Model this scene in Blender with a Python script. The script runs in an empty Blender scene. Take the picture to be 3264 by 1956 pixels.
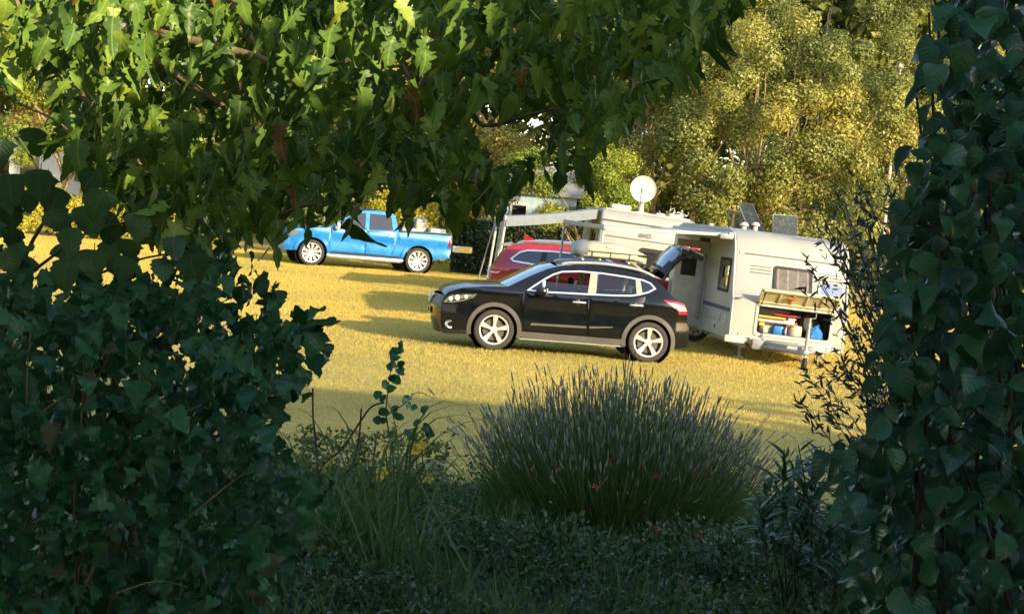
import bpy, bmesh, math, random
import numpy as np
from mathutils import Vector, Matrix
from mathutils.geometry import delaunay_2d_cdt
R = math.radians
rng = np.random.default_rng(7)
random.seed(7)
sc = bpy.context.scene
col = sc.collection

# ------------------------------------------------------------------ camera
CAM_H = 2.56
PITCH, ROLL, FPX = R(3.2), R(5.0), 6091.0          # measured from the photograph (3264 x 1956)
cam = bpy.data.cameras.new('camera')
cam.sensor_width = 36.0
cam.lens = 36.0 * FPX / 3264
cam.clip_start, cam.clip_end = 0.1, 3000
cam_o = bpy.data.objects.new('camera', cam)
col.objects.link(cam_o)
cam_o.location = (0, 0, CAM_H)
cam_o.matrix_world = Matrix.Translation((0, 0, CAM_H)) @ Matrix.Rotation(R(90) - PITCH, 4, 'X') @ Matrix.Rotation(ROLL, 4, 'Z')
sc.camera = cam_o

# ------------------------------------------------------------------ light
SUN_EL, SUN_AZ = R(18), R(138)                      # behind the viewer, to the right
world = bpy.data.worlds.new('World')
sc.world = world
world.use_nodes = True
nt = world.node_tree
sky = nt.nodes.new('ShaderNodeTexSky')
sky.sky_type = 'NISHITA'
sky.sun_disc = False
sky.sun_elevation = SUN_EL
sky.sun_rotation = SUN_AZ
bg = nt.nodes['Background']
nt.links.new(sky.outputs[0], bg.inputs[0])
bg.inputs[1].default_value = 0.15
sun_dir = Vector((math.sin(SUN_AZ) * math.cos(SUN_EL), math.cos(SUN_AZ) * math.cos(SUN_EL), math.sin(SUN_EL)))
sun = bpy.data.lights.new('sun', 'SUN')
sun.energy = 3.1
sun.angle = R(0.5)
sun.color = (1.0, 0.82, 0.50)
sun_o = bpy.data.objects.new('sun', sun)
col.objects.link(sun_o)
sun_o.rotation_euler = (-sun_dir).to_track_quat('-Z', 'Y').to_euler()
sun_o.location = (20, -20, 20)
sc.view_settings.view_transform = 'Standard'
sc.view_settings.look = 'None'
sc.view_settings.exposure = 1.30
sc.view_settings.gamma = 1
sc.view_settings.use_curve_mapping = False
sc.render.engine = 'CYCLES'
sc.cycles.max_bounces = 8
sc.cycles.diffuse_bounces = 3
sc.cycles.transparent_max_bounces = 16
sc.cycles.caustics_reflective = False
sc.cycles.caustics_refractive = False
sc.cycles.use_denoising = True

# ------------------------------------------------------------------ helpers
def at(x, y, Y):
    """world point at distance Y that was measured at photograph pixel (x, y)"""
    u, v = x - 1632, y - 978
    xr = u * math.cos(ROLL) + v * math.sin(ROLL)
    yr = -u * math.sin(ROLL) + v * math.cos(ROLL)
    dy = FPX * math.cos(PITCH) - yr * math.sin(PITCH)
    dz = -FPX * math.sin(PITCH) - yr * math.cos(PITCH)
    return Vector((xr / dy * Y, Y, CAM_H + dz / dy * Y))

def tag(o, label=None, cat=None, group=None, kind=None):
    if label: o['label'] = label
    if cat: o['category'] = cat
    if group: o['group'] = group
    if kind: o['kind'] = kind
    return o

def empty(name, loc=(0, 0, 0), rz=0.0, label=None, cat=None, group=None, parent=None):
    o = bpy.data.objects.new(name, None)
    o.empty_display_size = 0.2
    col.objects.link(o)
    o.location = loc
    o.rotation_euler = (0, 0, rz)
    if parent: o.parent = parent
    return tag(o, label, cat, group)

def link_mesh(name, me, mat, parent=None):
    o = bpy.data.objects.new(name, me)
    col.objects.link(o)
    if parent: o.parent = parent
    if mat and not me.materials: me.materials.append(mat)
    return o

def np_mesh(name, V, F, mat, parent=None, uv=None, smooth=False, attr=None):
    """V (n,3), F (m,k) all faces with k corners; uv per vertex; attr per vertex float"""
    V = np.ascontiguousarray(V, dtype=np.float32)
    F = np.ascontiguousarray(F, dtype=np.int32)
    me = bpy.data.meshes.new(name)
    k = F.shape[1]
    me.vertices.add(len(V)); me.vertices.foreach_set('co', V.ravel())
    me.loops.add(F.size); me.loops.foreach_set('vertex_index', F.ravel())
    me.polygons.add(len(F))
    me.polygons.foreach_set('loop_start', np.arange(0, F.size, k, dtype=np.int32))
    me.polygons.foreach_set('loop_total', np.full(len(F), k, dtype=np.int32))
    if uv is not None:
        l = me.uv_layers.new(name='UVMap')
        l.data.foreach_set('uv', np.ascontiguousarray(uv[F.ravel()], dtype=np.float32).ravel())
    if attr is not None:
        a = me.attributes.new('hue', 'FLOAT', 'POINT')
        a.data.foreach_set('value', np.ascontiguousarray(attr, dtype=np.float32))
    me.update(calc_edges=True)
    if smooth: me.shade_smooth()
    return link_mesh(name, me, mat, parent)

class MB:
    def __init__(s): s.v = []; s.f = []
    def add(s, vs, fs):
        o = len(s.v)
        s.v.extend([tuple(v) for v in vs]); s.f.extend([tuple(i + o for i in f) for f in fs])
        return s
    def box(s, c, d, r=0.0, M=None, seg=2):
        bm = bmesh.new()
        bmesh.ops.create_cube(bm, size=1)
        for v in bm.verts: v.co = Vector((v.co.x * d[0], v.co.y * d[1], v.co.z * d[2]))
        if r > 0: bmesh.ops.bevel(bm, geom=bm.edges[:], offset=r, segments=seg, affect='EDGES', profile=0.5)
        bm.verts.index_update()
        vs = [((M @ v.co) if M else v.co) + Vector(c) for v in bm.verts]
        fs = [[v.index for v in f.verts] for f in bm.faces]
        bm.free()
        return s.add(vs, fs)
    def tube(s, pts, rad, n=6, cap=True):
        pts = [Vector(p) for p in pts]
        if not hasattr(rad, '__len__'): rad = [rad] * len(pts)
        vs, fs = [], []
        ref = None
        for i, p in enumerate(pts):
            d = (pts[min(i + 1, len(pts) - 1)] - pts[max(i - 1, 0)]).normalized()
            if ref is None: ref = Vector((0, 0, 1)) if abs(d.z) < 0.9 else Vector((1, 0, 0))
            a = d.cross(ref).normalized(); b = d.cross(a).normalized()
            ref = -b if False else ref
            for k in range(n):
                t = 2 * math.pi * k / n
                vs.append(p + a * (rad[i] * math.cos(t)) + b * (rad[i] * math.sin(t)))
        for i in range(len(pts) - 1):
            for k in range(n):
                fs.append((i * n + k, i * n + (k + 1) % n, (i + 1) * n + (k + 1) % n, (i + 1) * n + k))
        if cap:
            fs.append(tuple(range(n))[::-1]); fs.append(tuple(range((len(pts) - 1) * n, len(pts) * n)))
        return s.add(vs, fs)
    def lathe(s, prof, n=24, c=(0, 0, 0), axis='y', a0=0.0, a1=2 * math.pi):
        vs, fs = [], []
        full = abs(a1 - a0 - 2 * math.pi) < 1e-6
        m = n if full else n + 1
        for r, h in prof:
            for k in range(m):
                t = a0 + (a1 - a0) * k / n
                ct, st = r * math.cos(t), r * math.sin(t)
                p = {'y': (ct, h, st), 'z': (ct, st, h), 'x': (h, ct, st)}[axis]
                vs.append((p[0] + c[0], p[1] + c[1], p[2] + c[2]))
        for i in range(len(prof) - 1):
            for k in range(n):
                k2 = (k + 1) % m
                fs.append((i * m + k, i * m + k2, (i + 1) * m + k2, (i + 1) * m + k))
        return s.add(vs, fs)
    def prism(s, poly, h0, h1, plane='xz'):
        """extrude a 2-D outline; plane xz extrudes along y, yz along x, xy along z"""
        n = len(poly)
        f = {'xz': lambda p, h: (p[0], h, p[1]), 'yz': lambda p, h: (h, p[0], p[1]), 'xy': lambda p, h: (p[0], p[1], h)}[plane]
        vs = [f(p, h0) for p in poly] + [f(p, h1) for p in poly]
        fs = [tuple(range(n)), tuple(range(n, 2 * n))[::-1]]
        fs += [(i, i + n, (i + 1) % n + n, (i + 1) % n) for i in range(n)]
        return s.add(vs, fs)
    def build(s, name, mat, parent=None, smooth=35, M=None):
        me = bpy.data.meshes.new(name)
        me.from_pydata(s.v, [], s.f)
        bm = bmesh.new(); bm.from_mesh(me)
        bmesh.ops.recalc_face_normals(bm, faces=bm.faces[:])
        bm.to_mesh(me); bm.free()
        if M is not None: me.transform(M)
        if smooth:
            me.shade_smooth()
            me.set_sharp_from_angle(angle=R(smooth))
        return link_mesh(name, me, mat, parent)

def catmull(pts, n=6, closed=False):
    P = [Vector(p) for p in pts]; out = []
    N = len(P)
    for i in range(N if closed else N - 1):
        if closed: a, b, c, d = P[(i - 1) % N], P[i], P[(i + 1) % N], P[(i + 2) % N]
        else: a, b, c, d = P[max(i - 1, 0)], P[i], P[i + 1], P[min(i + 2, N - 1)]
        for k in range(n):
            t = k / n
            out.append(0.5 * ((2 * b) + (c - a) * t + (2 * a - 5 * b + 4 * c - d) * t * t + (3 * b - a - 3 * c + d) * t ** 3))
    if not closed: out.append(P[-1])
    return out

def pip(x, y, poly):
    c = False; n = len(poly); j = n - 1
    for i in range(n):
        xi, yi = poly[i][0], poly[i][1]; xj, yj = poly[j][0], poly[j][1]
        if (yi > y) != (yj > y) and x < (xj - xi) * (y - yi) / (yj - yi + 1e-12) + xi: c = not c
        j = i
    return c

def cdt(poly, holes=(), step=0.1):
    pts, edges = [], []
    for lp in [poly] + list(holes):
        o = len(pts); m = len(lp)
        pts += [Vector((p[0], p[1])) for p in lp]
        edges += [(o + i, o + (i + 1) % m) for i in range(m)]
    xs = [p[0] for p in poly]; ys = [p[1] for p in poly]
    bound = [p.copy() for p in pts]
    x = min(xs) + step / 2
    while x < max(xs):
        y = min(ys) + step / 2
        while y < max(ys):
            if pip(x, y, poly) and not any(pip(x, y, h) for h in holes):
                if min((p.x - x) ** 2 + (p.y - y) ** 2 for p in bound) > (step * 0.45) ** 2: pts.append(Vector((x, y)))
            y += step
        x += step
    vs, _, fs, _, _, _ = delaunay_2d_cdt(pts, edges, [], 0, 1e-6)
    keep = []
    for f in fs:
        cx = sum(vs[i].x for i in f) / len(f); cy = sum(vs[i].y for i in f) / len(f)
        if pip(cx, cy, poly) and not any(pip(cx, cy, h) for h in holes): keep.append(tuple(f))
    return vs, keep

def inset(poly, d):
    """shrink an outline by d (either winding)"""
    n = len(poly)
    A = sum(poly[i][0] * poly[(i + 1) % n][1] - poly[(i + 1) % n][0] * poly[i][1] for i in range(n))
    sgn = 1 if A > 0 else -1
    out = []
    for i in range(n):
        p0, p1, p2 = Vector(poly[i - 1][:2]), Vector(poly[i][:2]), Vector(poly[(i + 1) % n][:2])
        e1, e2 = (p1 - p0), (p2 - p1)
        if e1.length < 1e-9 or e2.length < 1e-9: out.append(p1.copy()); continue
        n1 = Vector((-e1.y, e1.x)).normalized() * sgn; n2 = Vector((-e2.y, e2.x)).normalized() * sgn
        b = (n1 + n2)
        if b.length < 1e-6: b = n1
        b.normalize()
        out.append(p1 + b * (d / max(0.4, b.dot(n1))))
    return out

# ------------------------------------------------------------------ materials
def N(nt, t, **kw):
    n = nt.nodes.new(t)
    for k, v in kw.items():
        if k.startswith('in_'): n.inputs[int(k[3:])].default_value = v
        else: setattr(n, k, v)
    return n

def rgba(c): return (c[0], c[1], c[2], 1)

def mat(name, c, rough=0.5, metal=0.0, coat=0.0, var=0.12, vscale=6.0, bump=0.0, bscale=60.0, spec=0.5, c2=None):
    m = bpy.data.materials.new(name); m.use_nodes = True
    t = m.node_tree; b = t.nodes['Principled BSDF']
    b.inputs['Roughness'].default_value = rough; b.inputs['Metallic'].default_value = metal
    b.inputs['Coat Weight'].default_value = coat; b.inputs['Coat Roughness'].default_value = 0.04
    b.inputs['Specular IOR Level'].default_value = spec
    tc = N(t, 'ShaderNodeTexCoord')
    nz = N(t, 'ShaderNodeTexNoise'); nz.inputs['Scale'].default_value = vscale; nz.inputs['Detail'].default_value = 5
    t.links.new(tc.outputs['Object'], nz.inputs['Vector'])
    cr = N(t, 'ShaderNodeValToRGB')
    cr.color_ramp.elements[0].position = 0.35; cr.color_ramp.elements[1].position = 0.68
    lo = [x * (1 - var) for x in c] if c2 is None else c2
    hi = [min(1, x * (1 + var * 0.6)) for x in c] if c2 is None else c
    cr.color_ramp.elements[0].color = rgba(lo); cr.color_ramp.elements[1].color = rgba(hi)
    t.links.new(nz.outputs[0], cr.inputs[0]); t.links.new(cr.outputs[0], b.inputs['Base Color'])
    mr = N(t, 'ShaderNodeMapRange'); mr.inputs[3].default_value = max(0.02, rough * 0.8); mr.inputs[4].default_value = min(1, rough * 1.25 + 0.02)
    t.links.new(nz.outputs[0], mr.inputs[0]); t.links.new(mr.outputs[0], b.inputs['Roughness'])
    if bump > 0:
        n2 = N(t, 'ShaderNodeTexNoise'); n2.inputs['Scale'].default_value = bscale; n2.inputs['Detail'].default_value = 4
        t.links.new(tc.outputs['Object'], n2.inputs['Vector'])
        bp = N(t, 'ShaderNodeBump'); bp.inputs['Strength'].default_value = bump; bp.inputs['Distance'].default_value = 0.02
        t.links.new(n2.outputs[0], bp.inputs['Height']); t.links.new(bp.outputs[0], b.inputs['Normal'])
    return m

def glass_mat(name, tint, refl=0.12, rough=0.02):
    m = bpy.data.materials.new(name); m.use_nodes = True
    t = m.node_tree; t.nodes.remove(t.nodes['Principled BSDF'])
    out = t.nodes['Material Output']
    tr = N(t, 'ShaderNodeBsdfTransparent'); tr.inputs[0].default_value = rgba(tint)
    gl = N(t, 'ShaderNodeBsdfGlossy'); gl.inputs['Roughness'].default_value = rough
    fr = N(t, 'ShaderNodeFresnel'); fr.inputs[0].default_value = 1.5
    ad = N(t, 'ShaderNodeMath', operation='ADD'); ad.inputs[1].default_value = refl; ad.use_clamp = True
    mx = N(t, 'ShaderNodeMixShader')
    t.links.new(fr.outputs[0], ad.inputs[0]); t.links.new(ad.outputs[0], mx.inputs[0])
    t.links.new(tr.outputs[0], mx.inputs[1]); t.links.new(gl.outputs[0], mx.inputs[2]); t.links.new(mx.outputs[0], out.inputs[0])
    return m

def leaf_mat(name, cols, trans=0.35, dead=None, rough=0.45, veins=False, spec=0.4, hue=None, tcol=None):
    """leaf colours are picked per leaf; hue = colours that whole sprays carry through the 'hue' attribute"""
    m = bpy.data.materials.new(name); m.use_nodes = True
    t = m.node_tree; b = t.nodes['Principled BSDF']; out = t.nodes['Material Output']
    b.inputs['Roughness'].default_value = rough; b.inputs['Specular IOR Level'].default_value = spec
    gi = N(t, 'ShaderNodeNewGeometry'); oi = N(t, 'ShaderNodeObjectInfo')
    ad = N(t, 'ShaderNodeMath', operation='ADD'); fr = N(t, 'ShaderNodeMath', operation='FRACT')
    t.links.new(gi.outputs['Random Per Island'], ad.inputs[0]); t.links.new(oi.outputs['Random'], ad.inputs[1]); t.links.new(ad.outputs[0], fr.inputs[0])
    cr = N(t, 'ShaderNodeValToRGB'); e = cr.color_ramp.elements
    while len(e) < len(cols): e.new(0.5)
    for i, c in enumerate(cols):
        e[i].position = i / (len(cols) - 1); e[i].color = rgba(c)
    t.links.new(fr.outputs[0], cr.inputs[0])
    cur = cr.outputs[0]
    if dead:
        f2 = N(t, 'ShaderNodeMath', operation='MULTIPLY'); f2.inputs[1].default_value = 57.31; t.links.new(ad.outputs[0], f2.inputs[0])
        f3 = N(t, 'ShaderNodeMath', operation='FRACT'); t.links.new(f2.outputs[0], f3.inputs[0])
        gt = N(t, 'ShaderNodeMath', operation='GREATER_THAN'); gt.inputs[1].default_value = 1 - dead[0]; t.links.new(f3.outputs[0], gt.inputs[0])
        md = N(t, 'ShaderNodeMix', data_type='RGBA'); t.links.new(gt.outputs[0], md.inputs[0]); t.links.new(cur, md.inputs[6]); md.inputs[7].default_value = rgba(dead[1]); cur = md.outputs[2]
    if hue:
        at_ = N(t, 'ShaderNodeAttribute'); at_.attribute_name = 'hue'
        h = N(t, 'ShaderNodeValToRGB'); e = h.color_ramp.elements
        while len(e) < len(hue): e.new(0.5)
        for i, c in enumerate(hue):
            e[i].position = i / (len(hue) - 1); e[i].color = rgba(c)
        t.links.new(at_.outputs['Fac'], h.inputs[0])
        mx = N(t, 'ShaderNodeMix', data_type='RGBA'); mx.inputs[0].default_value = 0.72
        t.links.new(cur, mx.inputs[6]); t.links.new(h.outputs[0], mx.inputs[7]); cur = mx.outputs[2]
    if veins:
        uv = N(t, 'ShaderNodeUVMap'); sp = N(t, 'ShaderNodeSeparateXYZ'); t.links.new(uv.outputs[0], sp.inputs[0])
        ab = N(t, 'ShaderNodeMath', operation='ABSOLUTE'); t.links.new(sp.outputs[1], ab.inputs[0])
        # side veins: lines of u - 0.9|v|
        mu = N(t, 'ShaderNodeMath', operation='MULTIPLY_ADD'); mu.inputs[1].default_value = -0.9
        t.links.new(ab.outputs[0], mu.inputs[0]); t.links.new(sp.outputs[0], mu.inputs[2])
        m6 = N(t, 'ShaderNodeMath', operation='MULTIPLY'); m6.inputs[1].default_value = 5.5; t.links.new(mu.outputs[0], m6.inputs[0])
        f6 = N(t, 'ShaderNodeMath', operation='FRACT'); t.links.new(m6.outputs[0], f6.inputs[0])
        pk = N(t, 'ShaderNodeMath', operation='PINGPONG'); pk.inputs[1].default_value = 0.5; t.links.new(f6.outputs[0], pk.inputs[0])
        lt = N(t, 'ShaderNodeMath', operation='LESS_THAN'); lt.inputs[1].default_value = 0.045; t.links.new(pk.outputs[0], lt.inputs[0])
        l2 = N(t, 'ShaderNodeMath', operation='LESS_THAN'); l2.inputs[1].default_value = 0.022; t.links.new(ab.outputs[0], l2.inputs[0])
        mxm = N(t, 'ShaderNodeMath', operation='MULTIPLY_ADD'); mxm.inputs[1].default_value = 0.35; mxm.use_clamp = True
        t.links.new(lt.outputs[0], mxm.inputs[0]); t.links.new(l2.outputs[0], mxm.inputs[2])
        mv = N(t, 'ShaderNodeMix', data_type='RGBA'); mv.blend_type = 'MIX'
        sc_ = N(t, 'ShaderNodeMath', operation='MULTIPLY'); sc_.inputs[1].default_value = 0.30; t.links.new(mxm.outputs[0], sc_.inputs[0])
        t.links.new(sc_.outputs[0], mv.inputs[0]); t.links.new(cur, mv.inputs[6])
        mv.inputs[7].default_value = rgba([min(1, c * 1.5 + 0.02) for c in cols[-1]])
        cur = mv.outputs[2]
        bp = N(t, 'ShaderNodeBump'); bp.inputs['Strength'].default_value = 0.3; bp.inputs['Distance'].default_value = 0.004; bp.invert = True
        t.links.new(pk.outputs[0], bp.inputs['Height']); t.links.new(bp.outputs[0], b.inputs['Normal'])
    t.links.new(cur, b.inputs['Base Color'])
    tl = N(t, 'ShaderNodeBsdfTranslucent')
    mm = N(t, 'ShaderNodeMix', data_type='RGBA'); mm.blend_type = 'MULTIPLY'; mm.inputs[0].default_value = 1.0
    t.links.new(cur, mm.inputs[6]); mm.inputs[7].default_value = rgba(tcol or (1.0, 1.0, 0.5))
    t.links.new(mm.outputs[2], tl.inputs[0])
    ms = N(t, 'ShaderNodeMixShader'); ms.inputs[0].default_value = trans
    t.links.new(b.outputs[0], ms.inputs[1]); t.links.new(tl.outputs[0], ms.inputs[2]); t.links.new(ms.outputs[0], out.inputs[0])
    return m

M_ = dict(
    black=mat('black_paint', (0.004, 0.005, 0.007), 0.14, coat=0.35, var=0.3, spec=0.35),
    red=mat('red_paint', (0.36, 0.012, 0.022), 0.25, coat=1.0),
    blue=mat('blue_paint', (0.012, 0.21, 0.60), 0.28, metal=0.2, coat=1.0),
    trim=mat('grey_plastic', (0.085, 0.080, 0.072), 0.55, bump=0.1, bscale=200),
    dark=mat('dark_plastic', (0.012, 0.012, 0.013), 0.45, bump=0.1, bscale=150),
    inner=mat('car_interior', (0.010, 0.010, 0.010), 0.9),
    beige=mat('beige_pillar_trim', (0.38, 0.35, 0.27), 0.35, coat=0.5),
    seat=mat('seat_cloth', (0.05, 0.05, 0.05), 0.95, bump=0.3, bscale=120),
    headrest=mat('pale_seat_cloth', (0.42, 0.38, 0.28), 0.9),
    chrome=mat('chrome', (0.88, 0.87, 0.85), 0.30, metal=0.85, var=0.05),
    alloy=mat('alloy', (0.80, 0.79, 0.77), 0.30, metal=0.6, var=0.06),
    tyre=mat('tyre_rubber', (0.045, 0.040, 0.033), 0.85, bump=0.3, bscale=90),
    disc=mat('brake_disc', (0.13, 0.11, 0.10), 0.5, metal=0.7),
    lampglass=mat('headlamp_lens', (0.45, 0.52, 0.58), 0.10, metal=0.75, coat=1.0, vscale=9, var=0.6),
    redlens=mat('red_lens', (0.50, 0.012, 0.018), 0.12, coat=1.0),
    whitelens=mat('white_lens', (0.80, 0.80, 0.80), 0.15, coat=1.0),
    orange=mat('orange_plastic', (0.62, 0.17, 0.02), 0.5),
    plate=mat('yellow_plate', (0.72, 0.48, 0.03), 0.5),
    ink=mat('plate_ink', (0.02, 0.02, 0.02), 0.6),
    white=mat('white_caravan_panel', (0.37, 0.365, 0.335), 0.38, coat=0.3, var=0.10, vscale=1.3, bump=0.02, bscale=5),
    white2=mat('white_plastic', (0.50, 0.485, 0.44), 0.45),
    cream=mat('cream_plastic', (0.55, 0.47, 0.27), 0.5, vscale=3, var=0.15),
    box=mat('sand_roof_box_shell', (0.48, 0.44, 0.31), 0.45, vscale=2.5, var=0.1),
    grey=mat('grey_metal', (0.30, 0.31, 0.32), 0.45, metal=0.3),
    galv=mat('galvanised_metal', (0.40, 0.41, 0.42), 0.5, metal=0.5, vscale=15, var=0.3),
    awn=mat('grey_awning_fabric', (0.40, 0.43, 0.45), 0.85, bump=0.15, bscale=20),
    valance=mat('slate_valance_fabric', (0.24, 0.27, 0.29), 0.85, bump=0.15, bscale=20),
    navy=mat('navy_stripe', (0.02, 0.025, 0.11), 0.35, coat=0.4),
    seal=mat('black_rubber', (0.012, 0.012, 0.012), 0.6),
    curtain=mat('pale_curtain', (0.48, 0.43, 0.36), 0.9, vscale=14, var=0.25),
    bluep=mat('blue_plastic', (0.02, 0.19, 0.55), 0.35),
    yellow=mat('yellow_plastic', (0.70, 0.42, 0.02), 0.5),
    tan=mat('tan_tape_lit_wall', (0.42, 0.34, 0.15), 0.8),
    bark=mat('bark', (0.34, 0.24, 0.13), 0.9, bump=0.8, bscale=25, vscale=9, var=0.45),
    barkd=mat('dark_bark', (0.06, 0.05, 0.035), 0.9, bump=0.6, bscale=40, vscale=9, var=0.4),
    stem=mat('green_stem', (0.10, 0.12, 0.05), 0.7),
    wall=mat('pale_render', (0.55, 0.53, 0.49), 0.85, bump=0.15, bscale=12),
    bwall=mat('pale_blue_render', (0.36, 0.47, 0.56), 0.85, bump=0.15, bscale=12),
    roof=mat('clay_roof', (0.30, 0.11, 0.05), 0.8, bump=0.4, bscale=9),
    rfgrey=mat('grey_roof', (0.30, 0.29, 0.28), 0.8, bump=0.3, bscale=9),
    soil=mat('bare_soil', (0.09, 0.065, 0.04), 0.95, bump=0.8, bscale=14, vscale=4, var=0.4),
    glass=glass_mat('car_glass', (0.62, 0.68, 0.70), 0.06),
    tint=glass_mat('tinted_car_glass', (0.10, 0.13, 0.17), 0.10),
    wind=glass_mat('windscreen_glass', (0.35, 0.42, 0.45), 0.5),
    hatch=glass_mat('smoked_acrylic', (0.58, 0.62, 0.54), 0.05, 0.35),
    cglass=glass_mat('caravan_window_acrylic', (0.80, 0.77, 0.72), 0.04, 0.06),
)

# ================================================================== SETTING
# ---- ground: one sheet to the horizon, dry lawn
def lawn_material():
    m = bpy.data.materials.new('dry_lawn'); m.use_nodes = True
    t = m.node_tree; b = t.nodes['Principled BSDF']; b.inputs['Roughness'].default_value = 0.95
    b.inputs['Specular IOR Level'].default_value = 0.1
    tc = N(t, 'ShaderNodeTexCoord')
    n1 = N(t, 'ShaderNodeTexNoise'); n1.inputs['Scale'].default_value = 0.35; n1.inputs['Detail'].default_value = 6
    n2 = N(t, 'ShaderNodeTexNoise'); n2.inputs['Scale'].default_value = 9; n2.inputs['Detail'].default_value = 8
    for n in (n1, n2): t.links.new(tc.outputs['Object'], n.inputs['Vector'])
    c1 = N(t, 'ShaderNodeValToRGB'); e = c1.color_ramp.elements
    e[0].position, e[0].color = 0.32, rgba((0.24, 0.22, 0.08)); e[1].position, e[1].color = 0.6, rgba((0.56, 0.42, 0.12))
    c2 = N(t, 'ShaderNodeValToRGB'); e = c2.color_ramp.elements
    e[0].position, e[0].color = 0.3, rgba((0.44, 0.34, 0.10)); e[1].position, e[1].color = 0.7, rgba((0.60, 0.45, 0.13))
    t.links.new(n1.outputs[0], c1.inputs[0]); t.links.new(n2.outputs[0], c2.inputs[0])
    mx = N(t, 'ShaderNodeMix', data_type='RGBA'); mx.inputs[0].default_value = 0.6
    t.links.new(c1.outputs[0], mx.inputs[6]); t.links.new(c2.outputs[0], mx.inputs[7]); t.links.new(mx.outputs[2], b.inputs['Base Color'])
    bp = N(t, 'ShaderNodeBump'); bp.inputs['Strength'].default_value = 1.0; bp.inputs['Distance'].default_value = 0.06
    t.links.new(n2.outputs[0], bp.inputs['Height']); t.links.new(bp.outputs[0], b.inputs['Normal'])
    return m
lawn = lawn_material()
gx, gy = np.meshgrid(np.concatenate([[-900], np.linspace(-60, 60, 61), [900]]), np.concatenate([[-300], np.linspace(-40, 100, 71), [1500]]), indexing='ij')
gv = np.stack([gx, gy, np.zeros_like(gx)], -1).reshape(-1, 3)
far_ = np.abs(gv[:, 0]) < 60
gv[:, 2] = np.where(far_ & (gv[:, 1] > 8) & (gv[:, 1] < 90), 0.015 * np.sin(gv[:, 0] * 0.9) * np.cos(gv[:, 1] * 0.6), 0) - 0.015
nx, ny = gx.shape
gi_ = np.arange(nx * ny).reshape(nx, ny)
gf = np.stack([gi_[:-1, :-1], gi_[1:, :-1], gi_[1:, 1:], gi_[:-1, 1:]], -1).reshape(-1, 4)
ground = np_mesh('ground', gv, gf, lawn, smooth=True)
tag(ground, 'dry yellowed lawn of the camping field', kind='structure')

# ---- the lawn's short dry blades
def wedge(n, y0, y1, half=0.30, pad=0.8):
    y = np.sqrt(rng.uniform(y0 ** 2, y1 ** 2, n))
    x = rng.uniform(-1, 1, n) * (y * half + pad)
    return x, y
blade_m = leaf_mat('dry_grass_blade', [(0.52, 0.40, 0.10), (0.62, 0.47, 0.125), (0.66, 0.50, 0.14), (0.56, 0.43, 0.11), (0.46, 0.38, 0.10)], trans=0.32, rough=0.8, spec=0.1,
                   hue=[(0.38, 0.35, 0.09), (0.58, 0.46, 0.12), (0.73, 0.53, 0.125), (0.80, 0.56, 0.13)], tcol=(1, 1, 0.7))
nb = 900000
bx, by = wedge(nb, 14.5, 68)
clx = np.sin(bx * 3.1 + np.sin(by * 1.7) * 1.3) * np.sin(by * 2.3 + np.sin(bx * 1.1))
patch = np.sin(bx * 0.55 + 1.3 * np.sin(by * 0.23)) * np.sin(by * 0.31 + 0.8 * np.sin(bx * 0.4)) * 0.5 + 0.5
hgt = rng.uniform(0.016, 0.034, nb) * (1 + 0.35 * clx) * np.where(rng.random(nb) < 0.03, 1.7, 1.0)
wid = rng.uniform(0.003, 0.0065, nb) * (by / 32).clip(0.6, 2.0)
ang = rng.uniform(0, math.pi, nb)
lean = rng.normal(0, 0.016, (nb, 2))
BV = np.zeros((nb, 3, 3))
BV[:, 0] = np.stack([bx - np.cos(ang) * wid, by - np.sin(ang) * wid, np.full(nb, -0.005)], 1)
BV[:, 1] = np.stack([bx + np.cos(ang) * wid, by + np.sin(ang) * wid, np.full(nb, -0.005)], 1)
BV[:, 2] = np.stack([bx + lean[:, 0], by + lean[:, 1], hgt], 1)
hue_b = (0.05 + 0.85 * patch + rng.normal(0, 0.10, nb)).clip(0, 1)
grass = np_mesh('grass', BV.reshape(-1, 3), np.arange(nb * 3).reshape(-1, 3), blade_m, attr=np.repeat(hue_b, 3))
tag(grass, 'short dry straw coloured grass of the camping field', kind='stuff')

# ---- flower bed soil nearest the viewer
bed = [(-4.5, 4), (5.5, 4), (5.8, 12), (4.4, 15.6), (3.2, 16.6), (1.6, 16.9), (0, 16.6), (-1.2, 16.9), (-2.2, 16.2), (-4.5, 16)]
bedm = MB(); bedm.prism([(p.x, p.y) for p in catmull(bed, 5, True)], -0.2, 0.03, 'xy')
tag(bedm.build('flower_bed', M_['soil'], smooth=0), 'dark soil of the flower bed under the garden plants', kind='structure')

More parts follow.
